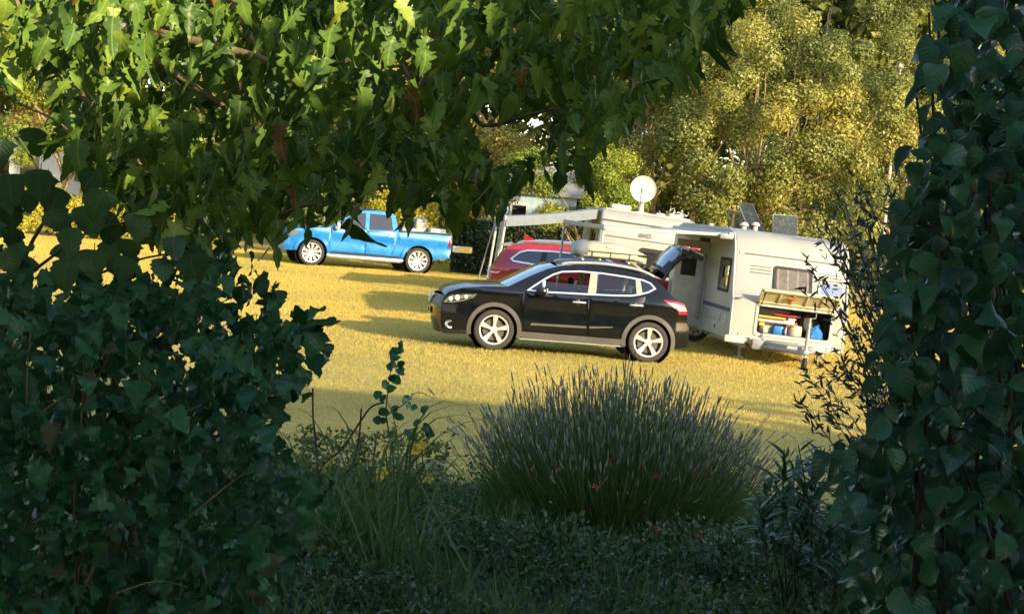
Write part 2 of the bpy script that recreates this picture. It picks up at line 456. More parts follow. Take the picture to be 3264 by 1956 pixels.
# ---- leaf cloud used for crowns, hedges, shrubs
def leaf_cloud(centers, radii, n_each, size, flat=0.5, rand=0.75, squash=0.85, shell=0.55, hues=None, drop=0.0):
    """rhombic leaves scattered through clumps. returns V, F, hue"""
    C = np.repeat(np.asarray(centers, float), n_each, axis=0)
    Rr = np.repeat(np.asarray(radii, float), n_each)
    n = len(C)
    d = rng.normal(size=(n, 3)); d /= np.linalg.norm(d, axis=1)[:, None]
    rad = (shell + (1 - shell) * rng.random(n)) * (rng.random(n) ** 0.33)
    P = C + d * (rad * Rr)[:, None] * np.array([1, 1, squash])
    L = size * rng.uniform(0.6, 1.35, n)
    nrm = d * flat + rng.normal(size=(n, 3)) * rand + np.array([0, 0, 0.25])
    nrm /= np.linalg.norm(nrm, axis=1)[:, None]
    t = rng.normal(size=(n, 3)) + np.array([0, 0, -drop])
    t -= nrm * (t * nrm).sum(1)[:, None]; t /= np.linalg.norm(t, axis=1)[:, None]
    w = np.cross(nrm, t)
    V = np.zeros((n, 4, 3))
    V[:, 0] = P - t * (L * 0.5)[:, None]
    V[:, 1] = P + w * (L * 0.30)[:, None] + nrm * (L * 0.10)[:, None]
    V[:, 2] = P + t * (L * 0.5)[:, None]
    V[:, 3] = P - w * (L * 0.30)[:, None] + nrm * (L * 0.10)[:, None]
    F = np.arange(n * 4).reshape(-1, 4)
    h = None
    if hues is not None: h = np.repeat((np.repeat(np.asarray(hues, float), n_each) + rng.normal(0, 0.06, n)).clip(0, 1), 4)
    return V.reshape(-1, 3), F, h

crown_m = leaf_mat('autumn_crown_leaf', [(0.136, 0.163, 0.041), (0.289, 0.301, 0.081), (0.212, 0.241, 0.063), (0.357, 0.327, 0.081)], trans=0.3,
                   hue=[(0.06, 0.085, 0.026), (0.20, 0.235, 0.06), (0.37, 0.365, 0.09), (0.50, 0.40, 0.085), (0.58, 0.33, 0.06)], tcol=(1, 0.95, 0.45))
green_m = leaf_mat('bright_crown_leaf', [(0.15, 0.22, 0.03), (0.26, 0.33, 0.045), (0.32, 0.36, 0.05)], trans=0.35,
                   hue=[(0.10, 0.16, 0.022), (0.24, 0.31, 0.04), (0.38, 0.38, 0.05)], tcol=(1, 1, 0.4))
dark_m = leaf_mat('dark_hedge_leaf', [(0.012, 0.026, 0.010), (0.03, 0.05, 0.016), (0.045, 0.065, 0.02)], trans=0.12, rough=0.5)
yel_m = leaf_mat('yellow_shrub_leaf', [(0.50, 0.44, 0.05), (0.62, 0.52, 0.06), (0.42, 0.42, 0.05), (0.62, 0.45, 0.07)], trans=0.35, tcol=(1, 0.95, 0.4))

def crown_tree(name, base, lobes, label, group=None, m=crown_m, size=0.13, n_each=480, clump=(0.55, 1.05), trunks=1, trunk_r=0.16, hue=(0.45, 0.2), lean=0.5, fork=2.0, seed=1, density=1.0, warm=None, bark='bark'):
    """lobes: list of (offset x, y, z, rx, ry, rz) ellipsoids the crown fills"""
    rs = np.random.default_rng(seed)
    root = empty(name, base, 0, label, 'tree', group)
    cs, rr, hh = [], [], []
    for (ox, oy, oz, rx, ry, rz) in lobes:
        k = max(5, int(density * 2.1 * (rx * rz) + 2))
        for _ in range(k):
            d = rs.normal(size=3); d /= np.linalg.norm(d)
            if d[1] > 0.35: d[1] *= -1
            r_ = rs.uniform(0.62, 1.0)
            c = np.array([ox, oy, oz]) + d * np.array([rx, ry, rz]) * r_
            cs.append(c); rr.append(rs.uniform(*clump))
            h = rs.normal(*hue)
            if warm is not None and math.hypot(c[0] - warm[0], (c[2] - warm[1]) * 1.2) < warm[2]: h += 0.20
            hh.append(h)
    V, F, h = leaf_cloud(cs, rr, int(n_each * 2.3), size * .70, hues=np.clip(hh, 0, 1), flat=1.1, rand=.60)
    np_mesh('crown', V, F, m, root, attr=h)
    for k in range(trunks):
        tb = MB()
        x0 = (k - (trunks - 1) / 2) * 0.55 + rs.uniform(-.1, .1)
        top = lobes[k % len(lobes)]
        a = Vector((x0, 0, -0.1)); f = Vector((x0 + rs.uniform(-.2, .2) * lean, rs.uniform(-.2, .1), fork))
        e = Vector((top[0] * 0.7 + x0 * .3, top[1] * .6, top[2] + top[5] * 0.3))
        mid = (f + e) / 2 + Vector((rs.uniform(-.3, .3), rs.uniform(-.2, .2), 0))
        path = [Vector(p) for p in catmull([a, (a + f) / 2 + Vector((rs.uniform(-.1, .1), 0, 0)), f, mid, e], 4)]
        tb.tube(path, [trunk_r * (1 - 0.8 * i / (len(path) - 1)) for i in range(len(path))], 7)
        for q in range(7):
            i = rs.integers(len(path) // 3, len(path) - 2)
            p0 = path[i]; tgt = Vector(cs[rs.integers(len(cs))])
            p1 = p0.lerp(tgt, 0.5) + Vector((rs.uniform(-.3, .3), rs.uniform(-.3, .1), rs.uniform(0, .4)))
            r0 = trunk_r * 0.45
            tb.tube(catmull([p0, p1, tgt], 4), [r0 * (1 - 0.85 * j / 8) for j in range(9)], 5)
        tb.build('trunk', M_[bark], root, 60)
    return root

# the row of trees behind the caravans
crown_tree('autumn_tree', (7.7, 61, 0), [(-0.6, -.5, 6.2, 3.0, 2.2, 2.9), (1.7, -.8, 6.3, 2.5, 2, 2.4), (-2.4, 0, 4.6, 2.2, 1.8, 2.2), (2.6, -.6, 5.0, 2.4, 1.8, 2.3), (1.4, -.6, 3.0, 1.6, 1.1, .9), (-1.9, -.4, 2.9, 1.2, .9, .7), (-.9, 0, 8.9, 2.0, 1.8, 1.5)],
           'large tree turning orange and yellow, towering behind the front caravan', 'trees behind the caravans', size=0.15, trunks=3, trunk_r=0.13, hue=(0.36, 0.17), seed=3, n_each=520, warm=(0.6, 5.6, 2.3), density=.85)
crown_tree('leafy_tree', (13.2, 64, 0), [(0, 0, 5.6, 2.8, 2.2, 3.0), (-1.2, -.6, 7.0, 2.0, 1.8, 1.9), (1.8, -.4, 7.2, 2.4, 2, 2.3), (-1.2, -1, 3.0, 2.2, 1.5, 1.8), (-2.2, -1, 5.6, 1.8, 1.5, 1.8)],
           'olive green tree around the white post, right of the orange tree', 'trees behind the caravans', size=0.14, trunks=2, hue=(0.24, 0.12), seed=5)
crown_tree('tall_dark_tree', (11.5, 74, 0), [(-.5, 0, 9.8, 3.4, 2.4, 3.0), (2.5, 0, 9.0, 3.2, 2.2, 3.4), (-3.5, 0, 9.4, 2.6, 2, 2.6), (0, 0, 5, 4, 2, 3)],
           'dark brownish tree rising furthest back above the orange tree', 'trees behind the caravans', size=0.14, hue=(0.09, 0.09), seed=8, n_each=420, bark='barkd', density=.8)
crown_tree('slender_tree', (3.6, 63, 0), [(0.2, -.5, 5.4, 2.2, 1.7, 2.4), (1.4, -.4, 7.6, 2.0, 1.7, 2.2), (-1.0, -.3, 7.8, 2.2, 1.7, 2.4)],
           'slender yellow green tree with pale bare stems beside the satellite dish', 'trees behind the caravans', size=0.13, trunks=4, trunk_r=0.10, hue=(0.28, 0.14), seed=11, fork=3.0)
crown_tree('bright_tree', (1.9, 58, 0), [(0, 0, 3.2, 1.7, 1.4, 1.5), (-1.2, .2, 3.3, 1.2, 1, 1.1), (1.3, .2, 2.8, 1.2, 1, 1.2), (0.3, 0, 1.6, 1.8, 1.3, 1.2)],
           'low bright green tree just behind the satellite dish', 'trees behind the caravans', m=green_m, size=0.12, trunk_r=0.08, hue=(0.6, 0.2), seed=13, clump=(.4, .75), density=1.7, fork=1.2)
crown_tree('orange_leaf_tree', (-1.6, 68, 0), [(0, 0, 5.2, 2.2, 1.8, 2.2), (1.2, -.4, 7.6, 2.4, 1.8, 2.2), (-1.8, -.2, 7.6, 2.4, 1.8, 2.6), (0.3, -.5, 3.8, 1.9, 1.2, 1.4)],
           'half bare tree with orange leaves seen through the gap in the hanging leaves', 'trees behind the caravans', size=0.14, trunks=2, hue=(0.72, 0.14), seed=17, n_each=380)
for i, (x, y, s, sd, h, lab) in enumerate([(-6.6, 72, 1.0, 21, .5, 'yellow green tree standing behind the blue pickup'), (-11.2, 74, 1.15, 23, .42, 'broad green tree standing behind the yellow shrubs'),
                                           (-16.4, 68, .95, 25, .62, 'yellow green tree at the left end of the tree row')]):
    crown_tree('leafy_tree', (x, y, 0), [(0, 0, 5.0 * s, 2.6 * s, 2, 2.4 * s), (1.2 * s, -.3, 7.8 * s, 2.4 * s, 2, 2.4 * s), (-1.5 * s, -.2, 7.6 * s, 2.4 * s, 2, 2.4 * s), (0, -.6, 3.0 * s, 2.4 * s, 1.4, 1.3 * s)],
               lab, 'trees behind the caravans', size=0.15, hue=(h, 0.12), seed=sd, n_each=380, m=green_m if i != 1 else crown_m)
for i, pts in enumerate([((2190, 790), (2195, 720), (2215, 660), (2235, 600)), ((2330, 780), (2335, 700), (2350, 620), (2375, 560), (2430, 500)), ((2210, 700), (2235, 570), (2240, 480), (2255, 410))]):
    q = [at(x, y, 60.2) for x, y in pts]
    r_ = empty('bare_sapling', (q[0].x, 60.2, 0), 0, ['leaning pale sapling stem just right of the satellite dish', 'forked pale sapling stem behind the roof hatches of the white caravan', 'straight thin sapling stem standing between the other two'][i], 'sapling', 'bare saplings behind the caravans')
    m_ = MB(); c_ = catmull([Vector((0, 0, -.1))] + [p - r_.location for p in q], 4)
    m_.tube(c_, [.075 * (1 - .7 * k / (len(c_) - 1)) for k in range(len(c_))], 7); m_.build('trunk', M_['bark'], r_, 60)
    b_ = MB(); e_ = c_[-1]; o_ = c_[len(c_) // 2]
    b_.tube(catmull([o_, o_ + Vector((.25, 0, .6)), o_ + Vector((.75, -.1, 1.5))], 4), [.05 - .004 * k for k in range(9)], 6)
    b_.tube(catmull([c_[-4], c_[-4] + Vector((-.2, 0, .5)), c_[-4] + Vector((-.3, .1, 1.3))], 4), [.04 - .003 * k for k in range(9)], 6); b_.build('branch', M_['bark'], r_, 60)

# the wood beyond them reads as one mass
cs = [(rng.uniform(-34, 34), rng.uniform(82, 92), 17 * rng.random()) for _ in range(1050)]
cs[:170] = [(rng.uniform(4, 19), rng.uniform(78, 84), rng.uniform(7, 16)) for _ in range(170)]
V, F, h = leaf_cloud(cs, rng.uniform(1.2, 2.2, 1050), 190, 0.46, hues=rng.normal(0.22, 0.14, 1050).clip(0, 1))
tag(np_mesh('far_wood', V, F, crown_m, attr=h), 'mass of woodland beyond the field', kind='stuff')

# clipped dark hedge behind the red car
def hedge(name, x0, x1, y, d, h, label, m, n, size, cat='hedge', group=None, y1=None):
    y1 = y if y1 is None else y1
    r_ = empty(name, ((x0 + x1) / 2, y, 0), math.atan2(y1 - y, x1 - x0), label, cat, group)
    L = math.hypot(x1 - x0, y1 - y)
    core = MB().box((0, 0, h / 2 - .06), (L - .2, d - .2, h - .12), 0.1)
    core.build('stems', M_['barkd'], r_)
    u = rng.random(n); 
    side = rng.choice(3, n, p=[.5, .42, .08])
    P = np.zeros((n, 3))
    P[:, 0] = rng.uniform(-L / 2, L / 2, n)
    P[:, 1] = np.where(side == 0, -d / 2, rng.uniform(-d / 2, d / 2, n)) + rng.normal(0, .05, n)
    P[:, 2] = np.where(side == 1, h, rng.uniform(0, h, n)) + rng.normal(0, .035, n)
    P[side == 2, 0] = np.sign(P[side == 2, 0]) * L / 2
    V, F, _ = leaf_cloud(P, np.full(n, .06), 3, size)
    np_mesh('foliage', V, F, m, r_)
    return r_
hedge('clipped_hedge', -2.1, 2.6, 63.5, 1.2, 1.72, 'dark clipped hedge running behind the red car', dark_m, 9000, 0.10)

# yellow shrubs along the far left edge of the field
def shrub(name, x, y, w, h, m, label, group, size=0.10, n=260, seed=1):
    rs = np.random.default_rng(seed)
    k = int(10 + 9 * w)
    cs = [(rs.uniform(-w / 2, w / 2), rs.uniform(-.35, .35), h * rs.uniform(.12, .85)) for _ in range(k)]
    for c in range(k):
        cs[c] = (cs[c][0], cs[c][1], cs[c][2] * (1 - .5 * (2 * cs[c][0] / w) ** 2))
    r_ = empty(name, (x, y, 0), 0, label, 'shrub', group)
    V, F, hh = leaf_cloud(cs, rs.uniform(.22, .42, k), n, size, hues=rs.normal(.55, .2, k).clip(0, 1))
    np_mesh('foliage', V, F, m, r_, attr=hh)
    st = MB()
    for q in range(7): st.tube([(rs.uniform(-.15, .15), 0, -.05), (cs[q][0] * .5, 0, cs[q][2] * .5), cs[q]], [.035, .02, .008], 5)
    st.build('stem', M_['barkd'], r_)
    return r_
for i, (px, Y, w, h, m_, lab) in enumerate([
        (20, 63, 2.0, 2.1, yel_m, 'yellow shrub at the left edge of the field'), (150, 64, 2.2, 2.0, yel_m, 'yellow shrub under the white house'),
        (290, 64.5, 2.0, 2.2, yel_m, 'bushy yellow shrub in the widest gap of the leaves'), (385, 64, 1.3, 2.3, yel_m, 'narrow yellow shrub beside the hanging dark leaves'),
        (500, 66, 2.4, 2.0, yel_m, 'yellow shrub half hidden by dark leaves'), (650, 66, 2.6, 2.1, green_m, 'green shrub half hidden by dark leaves'),
        (1000, 67, 2.6, 2.6, green_m, 'green shrub behind the bonnet of the pickup'), (1225, 67, 2.2, 3.1, yel_m, 'tall yellow shrub above the cab of the pickup'),
        (1370, 68, 2.0, 2.5, yel_m, 'yellow shrub above the load of the pickup'), (1500, 68, 2.2, 2.7, yel_m, 'yellow shrub behind the clipped hedge')]):
    p = at(px, 760, Y)
    shrub('yellow_shrub' if m_ is yel_m else 'green_shrub', p.x, Y, w, h, m_, lab, 'shrubs along the far edge of the field', seed=40 + i)

# buildings glimpsed through the leaves
def small_house(name, x, y, w, d, h, rh, wm, rm, label, wins, rz=0):
    r_ = empty(name, (x, y, 0), rz, label, 'house')
    MB().box((0, 0, h / 2), (w, d, h)).build('wall', wm, r_, 0)
    rf = MB(); o = .25
    rf.prism([(-d / 2 - o, h - .08), (0, h + rh), (d / 2 + o, h - .08), (d / 2 + o, h + .05), (0, h + rh + .16), (-d / 2 - o, h + .05)], -w / 2 - o, w / 2 + o, 'yz')
    rf.build('roof', rm, r_, 0)
    for (wx, wz, ww, wh) in wins:
        f = MB()
        for sx in (-1, 1): f.box((wx + sx * ww / 2, -d / 2 - .02, wz), (.07, .08, wh + .07))
        for sz in (-1, 1): f.box((wx, -d / 2 - .02, wz + sz * wh / 2), (ww - .07, .08, .07))
        fo = f.build('window', M_['white2'], r_, 0)
        MB().box((wx, -d / 2 - .012, wz), (ww - .07, .02, wh - .07)).build('pane', M_['tint'], fo, 0)
    return r_
p = at(190, 560, 84)
small_house('white_house', p.x, 86, 4.2, 5, 3.9, 1.3, M_['wall'], M_['roof'], 'white rendered house glimpsed between leaves at far left', [(-1.2, 2.2, .9, 1.1), (1.2, 2.2, .9, 1.1)])
p = at(1690, 650, 72)
small_house('blue_house', p.x + .3, 74.5, 2.9, 4, 2.9, 0.9, M_['bwall'], M_['rfgrey'], 'pale blue building behind the rear caravan awning', [(-.7, 2.0, .6, .8), (.8, 2.0, .6, .8)])

# white post standing among the trees at the right
p = at(2862, 285, 62.4)
pr = empty('white_post', (p.x, 62.4, 0), 0, 'thin white lamp post rising through the trees at right', 'lamp post')
MB().tube([(0, 0, 0), (0, 0, 7.9)], [.07, .045], 10).build('pole', M_['white2'], pr)
MB().lathe([(.03, 7.85), (.12, 7.91), (.14, 8.01), (.10, 8.11), (.0, 8.15)], 14, axis='z').build('lamp_head', M_['white2'], pr)

# unseen house at the viewer's back, shaped to cast the garden's shade
sa, ca = math.sin(math.pi - SUN_AZ), math.cos(math.pi - SUN_AZ)
TE = math.tan(SUN_EL)
def us(u, s, z): return (u * ca - s * sa, u * sa + s * ca, z)      # u across the sunlight, s along it
hs = empty('unseen_house', (0, 0, 0), 0, 'unseen house behind the viewpoint, added to shade the garden', 'house')
def block(name, u0, u1, s0, s1, zt0, zt1, m, parent, thick=None):
    b_ = MB()
    zb0, zb1 = (-.1, -.1) if thick is None else (zt0 - thick, zt1 - thick)
    b_.add([us(u0, s0, zb0), us(u1, s0, zb1), us(u1, s1, zb1), us(u0, s1, zb0), us(u0, s0, zt0), us(u1, s0, zt1), us(u1, s1, zt1), us(u0, s1, zt0)],
           [(0, 3, 2, 1), (4, 5, 6, 7), (0, 1, 5, 4), (1, 2, 6, 5), (2, 3, 7, 6), (3, 0, 4, 7)])
    return b_.build(name, m, parent, 0)
S0 = -8.0
HOUSE = dict(u0=4.2, u1=25.0, v0=9.2, v1=2.9, w0=-26.0, wv=4.55)
block('wall', HOUSE['u0'], HOUSE['u1'], S0 - 7, S0, HOUSE['v0'] - S0 * TE - .25, HOUSE['v1'] - S0 * TE - .25, M_['wall'], hs)
block('roof', HOUSE['u0'] - .1, HOUSE['u1'] + .3, S0 - 7.3, S0 + .3, HOUSE['v0'] - S0 * TE + .02, HOUSE['v1'] - S0 * TE - .02, M_['rfgrey'], hs, .24)
block('sun_block_wing', HOUSE['w0'], HOUSE['u0'] + .25, S0 - 5, S0 + .1, HOUSE['wv'] - S0 * TE, HOUSE['wv'] - S0 * TE, M_['wall'], hs)  # unseen low block added to shade the shrubs, open above for the beam
# unseen tree beside that house, crown shaped to throw the broken shade at right
ht = empty('unseen_tree', us(21.5, -4.5, 0), 0, 'unseen tree behind the viewpoint, added to break the shade edge', 'tree')
cs = [np.array(us(rng.uniform(17, 24), rng.uniform(-5.2, -3.8), 0)) + np.array([0, 0, rng.choice([4.95, 5.15, 5.6]) + rng.normal(0, .10) + 4.5 * TE]) - np.array(ht.location) for _ in range(46)]
V, F, h = leaf_cloud(cs, rng.uniform(.10, .30, 46), 130, .10, hues=np.full(46, .4))
np_mesh('crown', V, F, crown_m, ht, attr=h)
MB().tube([(0, 0, -.1), (.05, 0, 3), (0, .1, 6.2)], [.2, .16, .06], 8).build('trunk', M_['bark'], ht, 60)
# unseen trees added left of the garden to block skylight
for i, (x, y) in enumerate(((-9.5, -3), (-10.5, 3.5), (-9.5, 9.5))):
    crown_tree('sky_blocking_tree', (x, y, 0), [(0, 0, 3.2, 2.6, 2.6, 2.8), (.3, 0, 6.6, 2.8, 2.8, 2.8)], 'unseen tree added left of the garden to block skylight, %s from the viewpoint' % ('behind and away', 'straight across', 'a little ahead and away')[i], 'unseen trees added to block skylight', m=dark_m, size=.30, n_each=110, density=1.6, seed=300 + i, clump=(.7, 1.1))

# ================================================================== VEHICLES
def width_fn(W0, L, belt, a=0.8, kf=0.24, b=0.7, kr=0.16, tum=0.42, crease=None, low=0.10):
    def W(x, z):
        w = W0
        if x < a: w -= W0 * kf * (max(0, a - x) / a) ** 2.4
        if x > L - b: w -= W0 * kr * ((x - L + b) / b) ** 2.4
        if z > belt: w -= tum * (z - belt)
        if z < 0.5: w -= low * (0.5 - z)
        if crease: w += 0.016 * math.exp(-((z - crease) / 0.035) ** 2) - 0.014 * math.exp(-((z - crease + 0.20) / 0.12) ** 2)
        return w
    return W

def side_panel(name, poly, W, m, parent, holes=(), off=0.0, step=0.10, sides=(-1, 1), thick=0.0):
    """a body panel on each flank; returns both objects. parent: one object, or a pair"""
    vs, fs = cdt([(p[0], p[1]) for p in poly], [[(q[0], q[1]) for q in h] for h in holes], step)
    out = []
    for i, s in enumerate(sides):
        mb = MB()
        mb.add([(v.x, s * (W(v.x, v.y) + off), v.y) for v in vs], fs if s < 0 else [f[::-1] for f in fs])
        if thick:                                         # a rim so that trim stands proud
            n = len(poly)
            for lp in [poly] + list(holes):
                n = len(lp)
                V = [(p[0], s * (W(p[0], p[1]) + off), p[1]) for p in lp] + [(p[0], s * (W(p[0], p[1]) + off - thick), p[1]) for p in lp]
                mb.add(V, [(i_, (i_ + 1) % n, n + (i_ + 1) % n, n + i_) for i_ in range(n)])
        me_smooth = 40
        out.append(mb.build(name, m, parent[i] if isinstance(parent, (list, tuple)) else parent, me_smooth))
    return out

def across(name, prof, W, m, parent, crown=0.04, bow=0.0, off=0.0, nseg=12, edge=None):
    """surface from side to side following the profile (x, z); the edges lie on the body sides"""
    mb = MB(); V = []
    for (x, z) in prof:
        w = (edge if edge else W)(x, z)
        for k in range(nseg + 1):
            t = -1 + 2 * k / nseg
            V.append((x - bow * (1 - abs(t) ** 2.4), t * (w + off), z + crown * (1 - t * t)))
    n = nseg + 1
    F = [(i * n + k, i * n + k + 1, (i + 1) * n + k + 1, (i + 1) * n + k) for i in range(len(prof) - 1) for k in range(nseg)]
    mb.add(V, F)
    return mb.build(name, m, parent, 40)

def arch(cx, cz, r, a0, a1, n=18):
    return [(cx + r * math.cos(R(a0 + (a1 - a0) * k / n)), cz + r * math.sin(R(a0 + (a1 - a0) * k / n))) for k in range(n + 1)]

def ring(cx, cz, r0, r1, a0, a1, n=22):
    return arch(cx, cz, r1, a0, a1, n) + arch(cx, cz, r0, a1, a0, n)

def make_wheel(parent, x, y, r, rim_r, w, side, spokes, kind='five'):
    wh = empty('wheel', (x, y, r), 0, parent=parent)
    t = MB(); h = w / 2
    t.lathe([(rim_r - .01, -h * .75), (rim_r + .012, -h * .95), (r - .035, -h), (r - .010, -h * .86), (r, -h * .55), (r, h * .55), (r - .010, h * .86), (r - .035, h), (rim_r + .012, h * .95), (rim_r - .01, h * .75)], 40)
    t.build('tyre', M_['tyre'], wh, 40)
    rm = MB(); o = side * h                               # outer face side
    rm.lathe([(rim_r + .012, o * .92), (rim_r + .004, o * .99), (rim_r - .016, o * .96), (rim_r - .022, o * .55), (rim_r - .03, -o * .7)], 40)
    for k in range(spokes):
        a = 2 * math.pi * k / spokes + .25
        if kind == 'five': w0, w1, off = .040, .088, 0
        else: w0, w1, off = .022, .085, 0
        r0, r1 = .045, rim_r - .012
        pts = []
        for rr, ww in ((r0, w0), (r0 + (r1 - r0) * .45, (w0 + w1) * .46), (r1, w1)):
            for sg in (-1, 1):
                ax = a + off
                pts.append((rr * math.cos(ax) - sg * ww / 2 * math.sin(ax), rr * math.sin(ax) + sg * ww / 2 * math.cos(ax), rr))
        V = []
        for (px, pz, rr) in pts: V.append((px, o * (.70 + .22 * rr / rim_r), pz))
        for (px, pz, rr) in pts: V.append((px, o * (.70 + .22 * rr / rim_r) - side * .035, pz))
        F = [(0, 1, 3, 2), (2, 3, 5, 4), (6, 8, 9, 7), (8, 10, 11, 9), (0, 2, 8, 6), (2, 4, 10, 8), (1, 7, 9, 3), (3, 9, 11, 5), (4, 5, 11, 10), (0, 6, 7, 1)]
        rm.add(V, F)
    rm.lathe([(0, o * .80), (.035, o * .80), (.06, o * .74), (.065, o * .55)], 18)
    rm.build('rim', M_['alloy'], wh, 35)
    d = MB(); d.lathe([(.0, o * .30), (rim_r * .78, o * .30), (rim_r * .78, o * .18), (0, o * .18)], 24)
    d.build('brake_disc', M_['disc'], wh, 30)
    bk = MB(); bk.lathe([(0, -o * .2), (rim_r - .03, -o * .2)], 24); bk.build('hub_back', M_['inner'], wh, 0)
    return wh

def tube_poly(name, pts, r, m, parent, n=6):
    return MB().tube(pts, r, n).build(name, m, parent, 60)

def seat(parent, x, y, m, mh):
    s = MB()
    s.box((x, y, .52), (.50, .50, .18), .05)
    s.box((x + .27, y, .82), (.16, .48, .58), .06, Matrix.Rotation(R(14), 3, 'Y'))
    o = s.build('seat', m, parent)
    MB().box((x + .37, y, 1.20), (.10, .26, .17), .04).build('headrest', mh, o)

# ------------------------------------------------------------------ the black car
def black_car():
    W0, L = .905, 4.38
    root = empty('black_car', (-1.36, 33.06, 0), R(4.7), 'black crossover car with its tailgate raised, parked in front of the white caravan', 'car', 'cars parked on the field')
    W = width_fn(W0, L, 1.02, crease=.94, tum=.44)
    r, zc = .345, .345
    fx, rx = 1.02, 3.665
    nose = [(.15, .26), (.115, .40), (.10, .60), (.11, .74), (.16, .86)]
    top = [(.28, .955), (.46, 1.015), (.77, 1.062), (1.10, 1.085), (1.19, 1.09), (1.57, 1.305), (1.85, 1.44), (2.10, 1.515), (2.40, 1.553), (2.77, 1.56), (3.2, 1.53), (3.5, 1.485), (3.70, 1.43)]
    rear = [(3.79, 1.36), (4.04, 1.14), (4.19, 1.07), (4.27, .98), (4.30, .88), (4.32, .76), (4.365, .62), (4.375, .42), (4.33, .30), (4.10, .255)]
    outline = nose + top + rear + arch(rx, zc, .41, -12, 192) + [(3.2, .245), (1.48, .235)] + arch(fx, zc, .41, -14, 192) + [(.57, .245)]
    dlo = [(1.53, 1.062), (1.66, 1.165), (1.80, 1.265), (1.95, 1.36), (2.1, 1.42), (2.4, 1.452), (2.79, 1.45), (3.2, 1.425), (3.5, 1.392), (3.63, 1.35), (3.72, 1.262), (3.60, 1.19), (3.45, 1.14), (3.31, 1.108), (3.02, 1.088), (2.61, 1.074), (1.8, 1.05)]
    fdoor = [(1.50, 1.03), (1.49, .62), (1.53, .39), (2.60, .375), (2.585, .62), (2.565, 1.045), (2.0, 1.035)]
    rdoor = [(2.60, 1.046), (2.62, .62), (2.635, .375), (3.10, .375), (3.22, .52), (3.30, .66), (3.42, .76), (3.52, .86), (3.555, 1.12), (3.30, 1.075), (3.02, 1.056)]
    body = side_panel('body', outline, W, M_['black'], root, [dlo, inset(fdoor, -.008), inset(rdoor, -.008)], step=.085)
    # nose, bonnet, roof, rear bumper
    across('front_bumper', [(.17, .22), (.15, .30), (.115, .42), (.10, .56), (.105, .66)], W, M_['black'], root, crown=0, bow=.15)
    across('grille', [(.105, .66), (.11, .74), (.16, .86)], W, M_['dark'], root, crown=0, bow=.16)
    across('bonnet', [(.16, .86), (.20, .91), (.28, .955), (.46, 1.015), (.77, 1.062), (1.10, 1.085), (1.17, 1.088)], W, M_['black'], root, crown=.055, bow=.10)
    across('windscreen', [(1.19, 1.09), (1.57, 1.305), (1.85, 1.44), (2.02, 1.494)], W, M_['wind'], root, crown=.05, bow=.12)
    across('roof', [(2.02, 1.494), (2.10, 1.515), (2.40, 1.553), (2.77, 1.56), (3.2, 1.53), (3.5, 1.485), (3.70, 1.43)], W, M_['black'], root, crown=.05, bow=.0)
    across('rear_bumper', [(4.27, .75), (4.32, .72), (4.365, .62), (4.375, .42), (4.33, .28)], W, M_['trim'], root, crown=0, bow=-.05)
    # dark hull inside
    hull = MB()
    hull.box((2.35, 0, .56), (3.9, 1.38, .56)); hull.box((2.4, 0, .86), (2.5, 1.50, .08))
    hull.box((1.25, 0, .98), (.35, 1.4, .12)); hull.box((2.2, 0, .30), (1.4, 1.62, .10))
    hull.build('interior', M_['inner'], root, 0)
    for x in (2.02, 2.95):
        for y in (-.38, .38): seat(root, x, y, M_['seat'], M_['headrest'] if x > 2.5 else M_['seat'])
    MB().lathe([(.165, 0), (.18, .012), (.195, 0), (.18, -.012), (.165, 0)], 22, axis='x').build('steering_wheel', M_['dark'], root, 60, Matrix.Translation((1.78, -.38, 1.03)) @ Matrix.Rotation(R(-24), 4, 'Y'))
    # doors with handles
    fd = side_panel('front_door', fdoor, W, M_['black'], root, off=.004)
    rd = side_panel('rear_door', rdoor, W, M_['black'], root, off=.004)
    for dr, hx, hz in ((fd, 2.42, .925), (rd, 3.40, .955)):
        for s, d1_ in zip((-1, 1), dr):
            yy = s * (W(hx, hz) + .035)
            tube_poly('handle', catmull([(hx - .11, yy - s * .03, hz), (hx - .08, yy, hz + .004), (hx + .08, yy, hz + .006), (hx + .11, yy - s * .03, hz + .004)], 4), .016, M_['chrome'], d1_)
            MB().lathe([(.0, 0), (.055, 0), (.06, .004)], 16, (hx - .03, s * (W(hx, hz) + .008), hz)).build('handle_cup', M_['dark'], d1_, 60)
    for d_, pz in ((fd, [(1.62, .475), (2.58, .50), (2.58, .535), (1.64, .515)]), (rd, [(2.63, .502), (3.02, .545), (3.04, .565), (2.63, .538)])):
        side_panel('crease_highlight', pz, W, M_['trim'], d_, off=.022, thick=.02)  # grey strip painted for the highlight along the body crease
    # window surround and glass
    side_panel('window_trim', inset(dlo, -.008), W, M_['chrome'], root, [inset(dlo, .018)], off=.010, step=.05, thick=.012)
    din = inset(dlo, .016)
    def clip(x0, x1, zmax=9):
        vs = []
        n = len(din)
        for i in range(n):
            p, q = din[i], din[(i + 1) % n]
            for X in (x0, x1):
                if (p[0] - X) * (q[0] - X) < 0:
                    pass
            if x0 <= p[0] <= x1: vs.append((p[0], min(p[1], zmax)))
            cross = [X for X in (x0, x1) if (p[0] - X) * (q[0] - X) < 0]
            cross.sort(key=lambda X: abs(X - p[0]))
            for X in cross:
                t = (X - p[0]) / (q[0] - p[0]); vs.append((X, min(zmax, p[1] + t * (q[1] - p[1]))))
        out = [vs[0]]
        for v in vs[1:]:
            if (v[0] - out[-1][0]) ** 2 + (v[1] - out[-1][1]) ** 2 > 1e-5: out.append(v)
        return out
    side_panel('front_window', clip(1.5, 2.575, 1.225), W, M_['glass'], fd, off=-.012)
    side_panel('rear_window', clip(2.71, 3.40), W, M_['glass'], rd, off=-.012)
    side_panel('quarter_window', clip(3.47, 3.74), W, M_['tint'], root, off=-.010)
